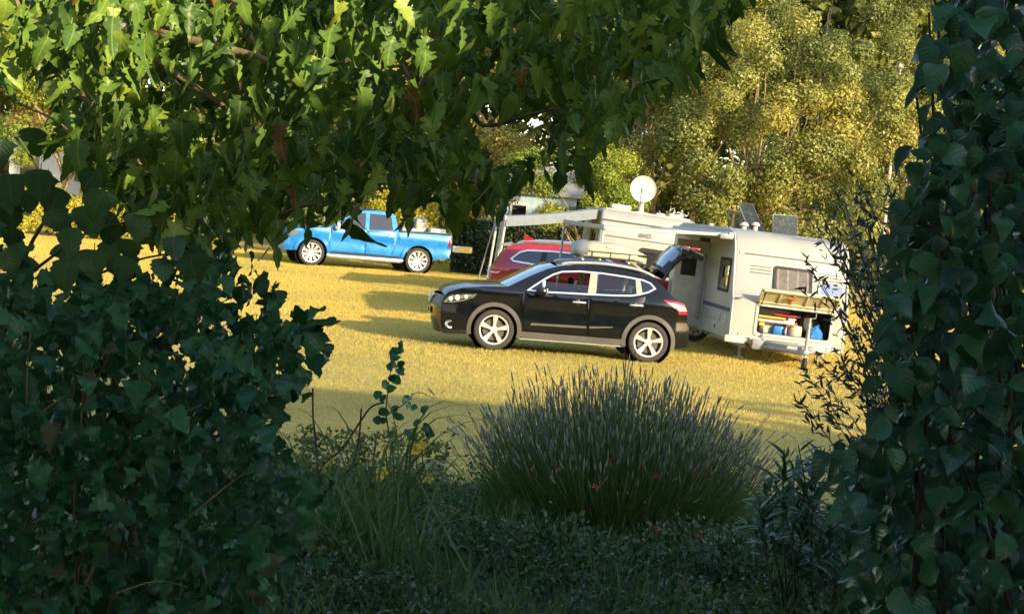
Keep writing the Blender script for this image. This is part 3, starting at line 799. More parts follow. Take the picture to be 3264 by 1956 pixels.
    side_panel('door_pillar', [(2.555, 1.06), (2.60, 1.455), (2.715, 1.455), (2.70, 1.06)], W, M_['beige'], root, off=-.004)
    side_panel('rear_pillar', [(3.40, 1.12), (3.37, 1.41), (3.45, 1.40), (3.50, 1.15)], W, M_['beige'], root, off=-.004)
    # cladding
    for cx in (fx, rx):
        side_panel('wheel_arch_trim', ring(cx, zc, .395, .468, -14, 194), W, M_['trim'], root, off=.014, thick=.03, step=.2)
    side_panel('sill', [(1.50, .235), (3.18, .245), (3.24, .36), (1.47, .355)], W, M_['trim'], root, off=.012, thick=.03)
    side_panel('sill_strip', [(1.46, .222), (3.20, .232), (3.20, .25), (1.46, .24)], W, M_['chrome'], root, off=.024, thick=.02)
    side_panel('bumper_lip', [(.17, .21), (.58, .235), (.565, .31), (.15, .30)], W, M_['dark'], root, off=.012, thick=.02)
    for cx in (fx, rx):
        for s in (-1, 1): MB().lathe([(.41, s * .84), (.41, s * .58), (.0, s * .58)], 24, (cx, 0, zc)).build('wheel_housing', M_['inner'], root, 0)
    for cx in (fx, rx):
        for s in (-1, 1): make_wheel(root, cx, s * .785, r, .245, .215, s, 5)
    # lamps, plate, badge, mirror, rails
    side_panel('headlight', [(.13, .735), (.20, .83), (.27, .875), (.48, .905), (.68, .925), (.62, .855), (.46, .79), (.28, .745)], W, M_['lampglass'], root, off=.010, thick=.02, step=.05)
    for lx, lz, lr in ((.25, .805, .040), (.36, .835, .048), (.50, .862, .036)):
        for s in (-1, 1):
            MB().lathe([(0, .012), (lr * .55, .010), (lr * .9, .004), (lr, -.004)], 16).build('headlight_projector', M_['whitelens'], root, 60, Matrix.Translation((lx, s * (W(lx, lz) + .014), lz)) @ Matrix.Rotation(R(180 if s < 0 else 0), 4, 'Z'))
    side_panel('headlight_bezel', [(.19, .745), (.30, .77), (.47, .812), (.60, .86), (.57, .868), (.44, .828), (.28, .788), (.20, .77)], W, M_['dark'], root, off=.015, step=.05)
    side_panel('tail_light', [(3.86, 1.09), (4.10, 1.075), (4.235, 1.035), (4.295, .93), (4.298, .865), (4.15, .855), (4.12, .93), (4.0, 1.0), (3.90, 1.05)], W, M_['redlens'], root, off=.012, thick=.03, step=.05)
    side_panel('reversing_light', [(3.92, 1.048), (4.05, 1.045), (4.23, .99), (4.285, .925), (4.16, .915), (4.13, .95), (4.02, 1.01)], W, M_['whitelens'], root, off=.018, thick=.02, step=.05)
    for s in (-1, 1):
        MB().lathe([(.035, .0), (.045, .02), (.065, .025), (.072, .01), (.072, -.03)], 20).build('fog_lamp', M_['chrome'], root, 60, Matrix.Translation((.265, s * (W(.265, .375) + .004), .375)) @ Matrix.Rotation(R(28 * s * -1), 4, 'Z') @ Matrix.Rotation(R(180 if s < 0 else 0), 4, 'Z'))
    pl = MB().box((-.065, 0, .555), (.014, .52, .115), .004).build('number_plate', M_['plate'], root)
    for y0 in (-.17, -.06, .08, .17):
        MB().box((-.0735, y0, .555), (.004, .05, .07)).build('plate_character', M_['ink'], pl, 0)
    bd = MB()
    bd.tube([(-.03, -.30, .84), (-.062, -.14, .70), (-.066, .14, .70), (-.03, .30, .84)], .028, 6)
    bd.lathe([(.055, -.004), (.062, .01), (.07, -.004)], 20, (-.066, 0, .755), axis='x')
    bd.build('grille_badge', M_['chrome'], root, 60)
    for s in (-1, 1):
        mm_ = MB().box((1.75, s * 1.02, 1.065), (.17, .21, .135), .05).build('mirror', M_['black'], root)
        MB().tube([(1.70, s * .90, 1.06), (1.73, s * .98, 1.05)], .025, 6).build('mirror_arm', M_['dark'], mm_, 60)
        MB().box((1.842, s * 1.02, 1.068), (.008, .17, .10), .003).build('mirror_glass', M_['chrome'], mm_)
        MB().box((1.80, s * .83, 1.14), (.05, .015, .19), .006).build('mirror_sail', M_['chrome'] if s < 0 else M_['dark'], mm_)
        tube_poly('roof_rail', catmull([(2.10, s * .665, 1.535), (2.25, s * .66, 1.575), (2.8, s * .655, 1.605), (3.4, s * .66, 1.555), (3.70, s * .67, 1.455)], 5), .030, M_['alloy'], root)
    for x in (2.45, 3.25): tube_poly('roof_bar', [(x, -.64, 1.655), (x, .64, 1.655)], .022, M_['white2'], root)
    # raised tailgate: window frame going up and back, lower panel reaching out
    tg = empty('tailgate', (0, 0, 0), parent=root)
    gp = [(3.70, 1.50), (3.78, 1.66), (3.90, 1.83), (4.06, 1.985), (4.17, 2.03)]
    def gate_strip(name, prof, m, w0, w1, th, drop, parent):
        mb = MB(); n = 12; V = []
        for lay in (0, 1):
            for i, (x, z) in enumerate(prof):
                w = w0 + (w1 - w0) * i / (len(prof) - 1)
                a = prof[max(i - 1, 0)]; b = prof[min(i + 1, len(prof) - 1)]
                d = Vector((b[0] - a[0], b[1] - a[1])).normalized(); nrm = Vector((-d.y, d.x))
                for k in range(n + 1):
                    t = -1 + 2 * k / n
                    q = -drop * abs(t) ** 3 - lay * th
                    V.append((x + nrm.x * q, t * w, z + nrm.y * q))
        m_ = (n + 1); P = len(prof); F = []
        for lay in (0, 1):
            o = lay * P * m_
            F += [(o + i * m_ + k, o + i * m_ + k + 1, o + (i + 1) * m_ + k + 1, o + (i + 1) * m_ + k) for i in range(P - 1) for k in range(n)]
        o = P * m_
        for i in range(P - 1):
            for k in (0, n): F.append((i * m_ + k, (i + 1) * m_ + k, o + (i + 1) * m_ + k, o + i * m_ + k))
        for k in range(n):
            for i in (0, P - 1): F.append((i * m_ + k, i * m_ + k + 1, o + i * m_ + k + 1, o + i * m_ + k))
        mb.add(V, F)
        return mb.build(name, m, parent, 50)
    gate_strip('tailgate_frame', gp, M_['black'], .58, .62, .06, .16, tg)
    gate_strip('rear_screen', [(3.775, 1.68), (3.885, 1.845), (4.045, 1.998)], M_['wind'], .54, .57, .012, .15, tg)
    gate_strip('lower_panel', [(4.165, 2.032), (4.30, 2.00), (4.45, 1.955), (4.56, 1.915)], M_['black'], .62, .60, .09, .05, tg)
    gate_strip('spoiler', [(3.60, 1.53), (3.66, 1.60), (3.72, 1.64)], M_['black'], .55, .56, .05, .05, tg)
    MB().box((4.33, -.33, 1.885), (.10, .24, .02), .004).build('plate_lamp', M_['whitelens'], tg)
    for s in (-1, 1):
        MB().box((4.38, s * .50, 1.99), (.16, .16, .03), .01).build('inner_tail_light', M_['redlens'], tg)
        tube_poly('gas_strut', [(3.80, s * .60, 1.33), (4.12, s * .58, 1.90)], .012, M_['dark'], tg)
    return root
bcar = black_car()

# roof box on the black car
def roof_box():
    root = empty('roof_box', (.97, 33.36, .085), R(4.7), 'sand coloured roof box with a dark front end on the roof of the black car', 'roof box')
    def shell(z0, z1, prof, m, name, flat):
        mb = MB(); V = []; n = 16
        for (x, w, zt) in prof:
            for k in range(n):
                t = 2 * math.pi * k / n
                c_, s_ = math.cos(t), math.sin(t)
                y = math.copysign(abs(c_) ** .45, c_) * w; q = math.copysign(abs(s_) ** .6, s_)
                V.append((x, y, z0 + (max(q, 0) * (zt - z0) if not flat else 0) + (min(q, 0) * (z0 - z1))))
        F = [(i * n + k, i * n + (k + 1) % n, (i + 1) * n + (k + 1) % n, (i + 1) * n + k) for i in range(len(prof) - 1) for k in range(n)]
        F += [tuple(range(n)), tuple(range((len(prof) - 1) * n, len(prof) * n))]
        mb.add(V, F); return mb.build(name, m, root, 45)
    top = [(.10, .30, 1.80), (.16, .38, 1.86), (.34, .41, 1.885), (.70, .41, 1.875), (1.02, .40, 1.82), (1.20, .37, 1.74), (1.27, .28, 1.70)]
    shell(1.72, 1.70, top, M_['box'], 'lid', False)
    bot = [(x, w * .985, z) for x, w, z in top]
    mb = MB(); n = 16; V = []
    for (x, w, z) in bot:
        for (fy, fz) in ((-1, 1.695), (-1, 1.63), (-.88, 1.59), (.88, 1.59), (1, 1.63), (1, 1.695)): V.append((x, fy * w, fz - .03 * (x > 1.1)))
    mb.add(V, [(i * 6 + k, i * 6 + (k + 1) % 6, (i + 1) * 6 + (k + 1) % 6, (i + 1) * 6 + k) for i in range(len(bot) - 1) for k in range(6)] + [tuple(range(6)), tuple(range(36, 42))])
    tray = mb.build('tray', M_['box'], root, 40)
    for x in (.30, .62, .95): MB().box((x, -.407, 1.645), (.012, .012, .10)).build('seam', M_['dark'], tray, 0)
    mb = MB(); V = []
    fr_ = [(-.02, .26, 1.62, 1.80), (.03, .35, 1.60, 1.85), (.14, .40, 1.585, 1.885), (.22, .415, 1.585, 1.893)]
    for (x, w, z0, z1) in fr_:
        for k in range(16):
            t = 2 * math.pi * k / 16; c_, s_ = math.cos(t), math.sin(t)
            V.append((x, math.copysign(abs(c_) ** .5, c_) * w, (z0 + z1) / 2 + math.copysign(abs(s_) ** .6, s_) * (z1 - z0) / 2))
    mb.add(V, [(i * 16 + k, i * 16 + (k + 1) % 16, (i + 1) * 16 + (k + 1) % 16, (i + 1) * 16 + k) for i in range(3) for k in range(16)] + [tuple(range(16))])
    mb.build('front_cap', M_['grey'], root, 50)
    MB().box((.66, -.413, 1.80), (.24, .012, .035), .004).build('name_badge', M_['white2'], root)
roof_box()

# ------------------------------------------------------------------ the red car (seen from its rear quarter; its tail points left)
def red_car():
    W0, L = .93, 4.66
    root = empty('red_car', (4.12, 43.1, 0), R(180 - 3), 'red estate-like SUV with roof rails parked behind the black car', 'car', 'cars parked on the field')
    W = width_fn(W0, L, 1.08, crease=1.0, tum=.36, kr=.17, b=.6)
    zc, r = .36, .36; fx, rx = .95, 3.66
    nose = [(.15, .28), (.10, .45), (.09, .65), (.12, .86)]
    top = [(.24, .97), (.5, 1.05), (1.0, 1.12), (1.2, 1.13), (1.65, 1.40), (2.0, 1.555), (2.4, 1.62), (3.0, 1.64), (3.6, 1.62), (4.10, 1.56), (4.30, 1.52)]
    rear = [(4.42, 1.34), (4.56, 1.10), (4.62, 1.02), (4.66, .82), (4.66, .62), (4.68, .44), (4.60, .32)]
    outline = nose + top + rear + arch(rx, zc, .42, -12, 192) + [(3.2, .27), (1.42, .26)] + arch(fx, zc, .42, -14, 192) + [(.52, .27)]
    dlo = [(1.56, 1.12), (1.85, 1.34), (2.15, 1.46), (2.6, 1.50), (3.3, 1.50), (3.85, 1.475), (4.02, 1.42), (4.20, 1.255), (4.14, 1.205), (3.6, 1.16), (2.8, 1.14)]
    fdoor = [(1.50, 1.08), (1.50, .40), (2.58, .39), (2.57, 1.10)]
    rdoor = [(2.61, 1.10), (2.62, .39), (3.08, .39), (3.28, .72), (3.50, .9), (3.54, 1.12)]
    side_panel('body', outline, W, M_['red'], root, [dlo, inset(fdoor, -.008), inset(rdoor, -.008)], step=.10)
    side_panel('front_door', fdoor, W, M_['red'], root, off=.003); side_panel('rear_door', rdoor, W, M_['red'], root, off=.003)
    across('front_bumper', [(.15, .26), (.10, .45), (.09, .65), (.12, .86)], W, M_['dark'], root, crown=0, bow=.12)
    across('bonnet', [(.12, .86), (.24, .97), (.5, 1.05), (1.0, 1.12), (1.2, 1.13)], W, M_['red'], root, bow=.1)
    across('windscreen', [(1.2, 1.13), (1.65, 1.40), (2.0, 1.555)], W, M_['wind'], root, bow=.1)
    across('roof', top[5:], W, M_['red'], root, crown=.04)
    across('rear_screen', [(4.32, 1.51), (4.42, 1.34), (4.565, 1.09)], W, M_['wind'], root, crown=0, bow=-.07)
    across('tailgate', [(4.565, 1.09), (4.62, 1.02), (4.66, .82), (4.66, .66)], W, M_['red'], root, crown=0, bow=-.08)
    across('rear_bumper', [(4.66, .66), (4.68, .44), (4.60, .30)], W, M_['trim'], root, crown=0, bow=-.08)
    sp = MB()
    sp.prism([(4.22, 1.55), (4.30, 1.60), (4.50, 1.545), (4.49, 1.52), (4.30, 1.525)], -.60, .60)
    sp.build('spoiler', M_['grey'], root)
    side_panel('window_trim', inset(dlo, -.010), W, M_['chrome'], root, [inset(dlo, .024)], off=.012, thick=.015)
    gl = inset(dlo, .028)
    side_panel('side_window', gl, W, M_['tint'], root, off=-.012)
    side_panel('door_pillar', [(3.42, 1.17), (3.40, 1.49), (3.52, 1.48), (3.56, 1.18)], W, M_['dark'], root, off=-.006)
    side_panel('tail_light', [(4.12, 1.045), (4.40, 1.06), (4.60, 1.04), (4.655, .90), (4.65, .78), (4.50, .86), (4.36, .93), (4.25, .985)], W, M_['redlens'], root, off=.014, thick=.03, step=.06)
    side_panel('reversing_light', [(4.40, .955), (4.62, .945), (4.645, .905), (4.46, .91)], W, M_['whitelens'], root, off=.02, thick=.02)
    side_panel('rear_reflector', [(4.60, .90), (4.655, .86), (4.662, .62), (4.61, .62)], W, M_['orange'], root, off=.018, thick=.02)
    MB().box((2.4, 0, .62), (4.1, 1.4, .66)).build('interior', M_['inner'], root, 0)
    for x in (2.1, 3.05):
        for y in (-.38, .38): seat(root, x, y, M_['seat'], M_['seat'])
    fin = MB(); fin.prism([(3.60, 1.66), (3.70, 1.675), (3.93, 1.79), (4.00, 1.77), (3.98, 1.64)], -.03, .03); fin.build('roof_aerial', M_['red'], root)
    for s in (-1, 1):
        tube_poly('roof_rail', catmull([(2.1, s * .70, 1.60), (2.3, s * .69, 1.665), (3.2, s * .69, 1.70), (3.95, s * .70, 1.655), (4.08, s * .71, 1.60)], 4), .026, M_['chrome'], root)
        MB().box((1.82, s * 1.05, 1.14), (.17, .2, .15), .05).build('mirror', M_['red'], root)
    for cx in (fx, rx):
        side_panel('wheel_arch_trim', ring(cx, zc, .40, .47, -14, 194), W, M_['trim'], root, off=.012, thick=.03, step=.2)
        for s in (-1, 1): make_wheel(root, cx, s * .80, r, .25, .22, s, 5)
    for cx in (fx, rx):
        for s in (-1, 1): MB().lathe([(.42, s * .86), (.42, s * .58), (.0, s * .58)], 24, (cx, 0, zc)).build('wheel_housing', M_['inner'], root, 0)
    return root
red_car()

# ------------------------------------------------------------------ the blue pickup, nose to the left
def pickup():
    W0, L = 1.0, 5.24
    root = empty('blue_pickup', (-7.50, 59.6, 0), R(16), 'bright blue double cab pickup truck half hidden by the hanging leaves', 'pickup truck', 'cars parked on the field')
    root.scale = (1.03, 1.03, 1.03)
    W = width_fn(W0, L, 1.12, kf=.16, a=.6, kr=.03, b=.3, tum=.34, crease=1.0)
    zc, r = .39, .39; fx, rx = .93, 4.20
    nose = [(.12, .42), (.07, .60), (.06, .80), (.12, 1.0)]
    top = [(.30, 1.07), (.8, 1.12), (1.35, 1.16), (1.75, 1.42), (2.15, 1.66), (2.45, 1.76), (2.9, 1.79), (3.3, 1.765), (3.42, 1.70), (3.49, 1.45), (3.54, 1.21)]
    rear = [(3.60, 1.205), (5.18, 1.245), (5.22, 1.20), (5.21, .75), (5.17, .52), (4.72, .46)]
    outline = nose + top + rear + arch(rx, zc, .47, 6, 172) + [(3.66, .40), (1.45, .40)] + arch(fx, zc, .47, 4, 172) + [(.42, .42)]
    d1 = [(1.50, 1.21), (1.80, 1.41), (2.15, 1.61), (2.40, 1.68), (2.52, 1.69), (2.50, 1.20)]
    d2 = [(2.62, 1.20), (2.64, 1.69), (3.22, 1.675), (3.31, 1.62), (3.36, 1.24)]
    fdoor = [(1.47, 1.15), (1.45, .50), (2.53, .48), (2.54, 1.17)]
    rdoor = [(2.57, 1.17), (2.565, .48), (3.35, .47), (3.43, .7), (3.47, 1.19)]
    side_panel('body', outline, W, M_['blue'], root, [d1, d2, inset(fdoor, -.01), inset(rdoor, -.01)], step=.10)
    fd = side_panel('front_door', fdoor, W, M_['blue'], root, off=.004); rd = side_panel('rear_door', rdoor, W, M_['blue'], root, off=.004)
    side_panel('front_window', d1, W, M_['tint'], fd, off=-.012); side_panel('rear_window', d2, W, M_['tint'], rd, off=-.012)
    for dr, hx in ((fd, 2.38), (rd, 3.28)):
        for s, d_ in zip((-1, 1), dr): MB().box((hx, s * (W(hx, 1.06) + .03), 1.06), (.18, .03, .035), .01).build('handle', M_['chrome'], d_)
    across('front_bumper', [(.13, .38), (.12, .42), (.07, .60), (.065, .70)], W, M_['blue'], root, crown=0, bow=.12)
    across('grille', [(.065, .70), (.06, .80), (.12, 1.0)], W, M_['dark'], root, crown=0, bow=.12)
    across('bonnet', [(.12, 1.0), (.30, 1.07), (.8, 1.12), (1.35, 1.16)], W, M_['blue'], root, bow=.1)
    across('windscreen', [(1.35, 1.16), (1.75, 1.42), (2.15, 1.66)], W, M_['wind'], root, bow=.1)
    across('roof', [(2.15, 1.66), (2.45, 1.76), (2.9, 1.79), (3.3, 1.765), (3.42, 1.70)], W, M_['blue'], root)
    across('cab_rear_screen', [(3.42, 1.70), (3.49, 1.45), (3.54, 1.21), (3.55, .9)], W, M_['tint'], root, crown=0)
    bed_ = MB(); bed_.box((4.38, 0, .66), (1.6, 1.85, .1)); bed_.build('load_bed', M_['dark'], root, 0)
    for s in (-1, 1): MB().tube([(3.58, s * .97, 1.235), (5.18, s * .97, 1.268)], .03, 6).build('bed_rail', M_['dark'], root, 60)
    tg = MB().box((5.46, 0, .80), (.50, 1.46, .07), .02).build('tailgate', M_['blue'], root)
    lb = MB().box((5.56, -.98, .83), (.62, .05, .20), .02).build('light_board', M_['white2'], root)
    MB().box((5.64, -1.01, .83), (.42, .01, .11), .003).build('number_plate', M_['plate'], lb)
    MB().box((2.3, 0, .72), (3.9, 1.5, .56)).build('interior', M_['inner'], root, 0)
    for x in (2.1, 2.9):
        for y in (-.4, .4): seat(root, x, y, M_['seat'], M_['seat'])
    for cx in (fx, rx):
        side_panel('wheel_arch_flare', ring(cx, zc, .46, .56, 6, 174), W, M_['blue'], root, off=.045, thick=.05, step=.2)
        for s in (-1, 1): make_wheel(root, cx, s * .88, r, .285, .24, s, 10, 'ten')
    for cx in (fx, rx):
        for s in (-1, 1): MB().lathe([(.47, s * .93), (.47, s * .62), (0, s * .62)], 24, (cx, 0, zc)).build('wheel_housing', M_['inner'], root, 0)
    for s in (-1, 1):
        MB().tube([(1.40, s * .985, .36), (1.50, s * 1.03, .34), (3.62, s * 1.03, .34), (3.70, s * .985, .36)], .07, 10).build('side_step', M_['chrome'], root, 60)
        mm_ = MB().box((1.62, s * 1.14, 1.24), (.14, .22, .22), .05).build('mirror', M_['chrome'], root)
    side_panel('sill', [(1.46, .395), (3.64, .395), (3.60, .47), (1.50, .47)], W, M_['dark'], root, off=.006, thick=.01)  # dark strip on the sill, its colour stands for shade low on the body
    side_panel('headlight', [(.13, .84), (.16, .98), (.42, 1.03), (.55, 1.02), (.40, .88)], W, M_['lampglass'], root, off=.012, thick=.02, step=.06)
    side_panel('tail_light', [(5.10, 1.18), (5.205, 1.18), (5.205, .90), (5.12, .90)], W, M_['redlens'], root, off=.012, thick=.02)
    return root
pk = pickup()
# the pale load on its bed
def pk_pt(x, y, z): return Matrix.Translation((-7.50, 59.6, 0)) @ Matrix.Rotation(R(16), 4, 'Z') @ Vector((x * 1.03, y * 1.03, z * 1.03))
for (nm, x, y, z, d, m_, lab, ct) in [('load_sack', 3.95, -.3, .735, (.52, .7, .64), 'white2', 'white sack standing in the pickup bed behind the cab', 'sack'),
                               ('load_box', 4.85, -.2, .735, (.5, .8, .68), 'white2', 'white box at the tail end of the pickup bed', 'box'),
                               ('load_bag', 4.40, .0, .735, (.38, .55, .95), 'curtain', 'tall pale bag in the middle of the pickup bed', 'bag')]:
    p = pk_pt(x, y, z)
    r_ = empty(nm, p, R(16), lab, ct, 'load in the pickup bed')
    MB().box((0, 0, d[2] / 2), d, .09 if nm != 'load_box' else .02, seg=3).build('cover' if nm != 'load_box' else 'carton', M_[m_], r_)
    if nm != 'load_box': MB().tube([(-.05, 0, d[2] - .02), (0, .02, d[2] + .10), (.06, 0, d[2] + .03)], [.06, .03, .05], 7).build('knot', M_['curtain'], r_)
    else: MB().box((0, 0, d[2] + .005), (d[0] * .7, d[1] * .15, .02), .004).build('tape', M_['tan'], r_)

# ================================================================== CARAVANS
def rounded_body(name, prof, Wd, r, m, parent, skip=()):
    """side profile (y back, z up) swept across the width with rounded edges"""
    mb = MB(); n = len(prof)
    layers = []
    for k in range(5):
        a = R(90) * k / 4
        layers.append((r * (1 - math.cos(a)) if False else r * (1 - math.cos(a)), r * (1 - math.sin(a))))
    rows = [(x, ins) for x, ins in layers] + [(Wd - x, ins) for x, ins in reversed(layers)]
    V = []
    for x, ins in rows:
        q = inset(prof, ins) if ins > 1e-6 else [Vector(p) for p in prof]
        V += [(x, p[0], p[1]) for p in q]
    F = []
    for i in range(len(rows) - 1):
        for k in range(n):
            if i == len(layers) - 1 and k in skip: continue
            F.append((i * n + k, i * n + (k + 1) % n, (i + 1) * n + (k + 1) % n, (i + 1) * n + k))
    F += [tuple(range(n)), tuple(range((len(rows) - 1) * n, len(rows) * n))]
    mb.add(V, F)
    return mb.build(name, m, parent, 40)

def rrect(x0, z0, x1, z1, r=.04, n=4):
    out = []
    for cx, cz, a in ((x1 - r, z1 - r, 0), (x0 + r, z1 - r, 90), (x0 + r, z0 + r, 180), (x1 - r, z0 + r, 270)):
        out += [(cx + r * math.cos(R(a + 90 * k / n)), cz + r * math.sin(R(a + 90 * k / n))) for k in range(n + 1)]
    return out

def frame_mesh(outer, inner, y0, y1, lean=None):
    """a window frame between two outlines with the same number of points (x, z), y0 front, y1 back"""
    f = lean or (lambda x, z: 0)
    n = len(outer); V = []
    for lp, y in ((outer, y0), (inner, y0), (outer, y1), (inner, y1)): V += [(p[0], f(p[0], p[1]) + y, p[1]) for p in lp]
    F = []
    for i in range(n):
        j = (i + 1) % n
        F += [(i, j, n + j, n + i), (2 * n + i, 2 * n + j, j, i), (n + i, n + j, 3 * n + j, 3 * n + i)]
    return MB().add(V, F)

def flat_panel(name, poly, y, m, parent, lean=None, thick=.012):
    f = lean or (lambda x, z: 0); n = len(poly)
    V = [(p[0], f(p[0], p[1]) + y, p[1]) for p in poly] + [(p[0], f(p[0], p[1]) + y + thick, p[1]) for p in poly]
    return MB().add(V, [tuple(range(n)), tuple(range(n, 2 * n))[::-1]] + [(i, (i + 1) % n, n + (i + 1) % n, n + i) for i in range(n)]).build(name, m, parent, 20)

CW = Matrix.Translation((3.99, 35.1, .03)) @ Matrix.Rotation(R(6.6), 4, 'Z') @ Matrix.Rotation(R(2.2), 4, 'Y')
def near_caravan():
    root = empty('white_caravan', label='white caravan with its front locker open and an awning on its left side', cat='caravan', group='caravans on the field')
    root.matrix_world = CW
    Wd = 2.2
    prof = [(0, .30), (0, 1.05), (.055, 1.13), (.12, 1.25), (.30, 1.80), (.385, 2.05), (.46, 2.18), (.58, 2.27), (.78, 2.34), (1.1, 2.37), (5.6, 2.37), (6.0, 2.30), (6.18, 2.1), (6.25, 1.2), (6.25, .30)]
    body = rounded_body('body', prof, Wd, .07, M_['white'], root, skip=(0, ))
    # front wall under the window, with the locker opening
    hole = rrect(.50, .50, 1.90, 1.02, .05)
    vs, fs = cdt([(.07, .30), (Wd - .07, .30), (Wd - .07, 1.05), (.07, 1.05)], [hole], .2)
    MB().add([(v.x, 0, v.y) for v in vs], fs).build('front_wall', M_['white'], root, 0)
    lk = MB()
    x0, x1, z0, z1, d = .44, 1.96, .46, 1.05, .62
    lk.add([(x0, .004, z0), (x1, .004, z0), (x1, .004, z1), (x0, .004, z1), (x0, d, z0), (x1, d, z0), (x1, d, z1), (x0, d, z1)], [(0, 1, 5, 4), (1, 2, 6, 5), (2, 3, 7, 6), (3, 0, 4, 7), (4, 5, 6, 7)])
    lk.build('locker', M_['trim'], root, 0)
    frame_mesh(rrect(.46, .46, 1.94, 1.06, .06), rrect(.515, .515, 1.885, 1.005, .05), -.02, .03).build('locker_frame', M_['white2'], root, 20)
    sl = frame_mesh(rrect(.512, .512, 1.888, 1.008, .05), rrect(.524, .524, 1.876, .996, .045), -.024, .02); sl.build('locker_seal', M_['seal'], root, 20)
    # its lid, propped open, ribbed cream underside
    th = R(38)
    lid = empty('locker_lid', (0, -.015, 1.07), parent=root); lid.rotation_euler = (-th, 0, 0)     # tilts up towards the viewer
    ll = .42
    sk = MB(); sk.box((1.2, -ll / 2, .02), (1.50, ll, .035), .015); sk.build('lid_skin', M_['white'], lid)
    rb = MB()
    for y in (-.03, -ll + .03): rb.box((1.2, y, -.012), (1.44, .045, .035), .008)
    for x in (.47, .83, 1.07, 1.34, 1.63, 1.93): rb.box((x, -ll / 2, -.010), (.045, ll - .12, .03), .008)
    rb.build('lid_rib', M_['cream'], lid)
    inl = MB(); inl.box((1.2, -ll / 2, -.001), (1.40, ll - .1, .006)); inl.build('lid_lining', M_['cream'], lid, 0)
    la = MB(); la.box((1.04, -.28, -.045), (.16, .07, .03), .01); la.tube([(.98, -.14, -.03), (1.08, -.36, -.05)], .012, 6); la.build('lid_latch', M_['orange'], lid)
    for x in (.53, 1.87): tube_poly('lid_strut', [(x, -.01, .97), (x, -.30, 1.29)], .010, M_['dark'], root)
    # front window on the leaning wall
    lean = lambda x, z: .055 + (z - 1.13) * (.245 / .67)
    w = (.78, 1.33, 1.47, 1.75)
    fr = frame_mesh(rrect(.76, 1.30, 1.50, 1.77, .06), rrect(.81, 1.345, 1.45, 1.725, .05), -.025, .02, lean).build('window', M_['seal'], root, 20)
    flat_panel('pane', rrect(.81, 1.345, 1.45, 1.725, .05), -.014, M_['cglass'], fr, lean, .006)
    cur = MB(); nn = 40; V = []
    for k in range(nn + 1):
        x = .80 + .66 * k / nn
        for z in (1.33, 1.74): V.append((x, lean(x, z) - .006 - .0025 * math.sin(k * .55), z))
    cur.add(V, [(2 * k, 2 * k + 2, 2 * k + 3, 2 * k + 1) for k in range(nn)]); cur.build('curtain', M_['curtain'], fr, 60)
    for side, x0_, x1_ in (('l', .07, .70), ('r', 1.56, 2.13)):
        g = MB()
        for z in (1.60, 1.66, 1.72): g.box(((x0_ + x1_) / 2 + (.12 if side == 'l' else 0), lean(0, z) - .004, z), (x1_ - x0_ - (.24 if side == 'l' else .1), .012, .010))
        g.build('groove', M_['trim'], root, 0)
    rw = frame_mesh(rrect(1.62, 1.30, 2.10, 1.56, .05), rrect(1.65, 1.33, 2.07, 1.53, .04), -.02, .02, lean).build('window', M_['white2'], root, 20)
    flat_panel('pane', rrect(1.65, 1.33, 2.07, 1.53, .04), -.012, M_['wind'], rw, lean, .008)
    ln = MB(); ln.box((1.1, .33, 1.93), (2.0, .014, .014)); ln.build('roof_seam', M_['trim'], root, 0)
    tr = MB(); tr.tube([(.03, .0, .30), (.015, .0, 1.05), (.015, .12, 1.25), (.015, .30, 1.80), (.015, .40, 2.07), (.02, .60, 2.27), (.03, 1.1, 2.365)], .018, 6); tr.tube([(2.17, .0, .30), (2.18, .0, 1.05), (2.18, .30, 1.80), (2.18, .40, 2.07), (2.18, .60, 2.27)], .018, 6)
    tr.build('corner_trim', M_['white2'], root, 60)
    lf = MB()
    for x in (.12, .55, 1.45, 1.75): lf.box((x, -.03, .345), (.38 if x < .2 or x > 1.7 else .30, .07, .13), .02)
    lf.box((1.1, -.02, .41), (2.05, .04, .03), .008); lf.build('front_skirt', M_['white2'], root)
    mk = MB().lathe([(0, -.03), (.035, -.025), (.045, 0)], 16, (.22, 0, .45)); mk.build('marker_lamp', M_['cream'], root)
    for x in (.14, 2.06):
        mb = MB().box((x, lean(0, 1.95) - .02, 1.94), (.09, .03, .035), .008); mb.build('marker_lamp', M_['orange'] if False else M_['whitelens'], root)
    hd = MB()
    for x in (.10, 2.08): hd.tube(catmull([(x - .05, -.0, 1.09), (x - .05, -.05, 1.10), (x + .05, -.05, 1.115), (x + .06, 0, 1.12)], 4), .012, 6)
    hd.build('grab_handle', M_['trim'], root, 60)
    # left side
    sw = MB(); sw.box((-.004, .90, 1.48), (.03, .92, .64), .02); f2 = sw.build('window', M_['seal'], root)
    MB().box((-.022, .90, 1.48), (.01, .80, .54), .01).build('pane', M_['wind'], f2)
    MB().box((-.004, 1.28, .86), (.012, 2.30, .075)).build('stripe', M_['navy'], root, 0)
    gp = MB(); gp.box((-.004, 1.55, .68), (.014, 1.45, .17), .004); gp.build('side_vent', M_['grey'], root)
    sv = MB()
    for k in range(5): sv.box((-.014, 1.55, .62 + .03 * k), (.006, 1.35, .012))
    sv.build('vent_slat', M_['galv'], root, 0)
    MB().box((-.004, .45, .66), (.014, .26, .22), .01).build('service_flap', M_['white2'], root)
    g = MB()
    for z in (1.58, 1.64, 1.70): g.box((-.004, 1.95, z), (.010, .8, .010))
    g.build('groove', M_['trim'], root, 0)
    MB().lathe([(0, -.012), (.03, -.010), (.035, .0)], 14, (-.0, 1.2, .48), axis='x').build('water_filler', M_['seal'], root)
    MB().box((-.006, 3.05, 1.25), (.012, .95, 1.72), .01).build('doorway', M_['inner'], root)
    MB().box((-.004, 4.9, 1.5), (.02, .9, .6), .02).build('window', M_['seal'], root)
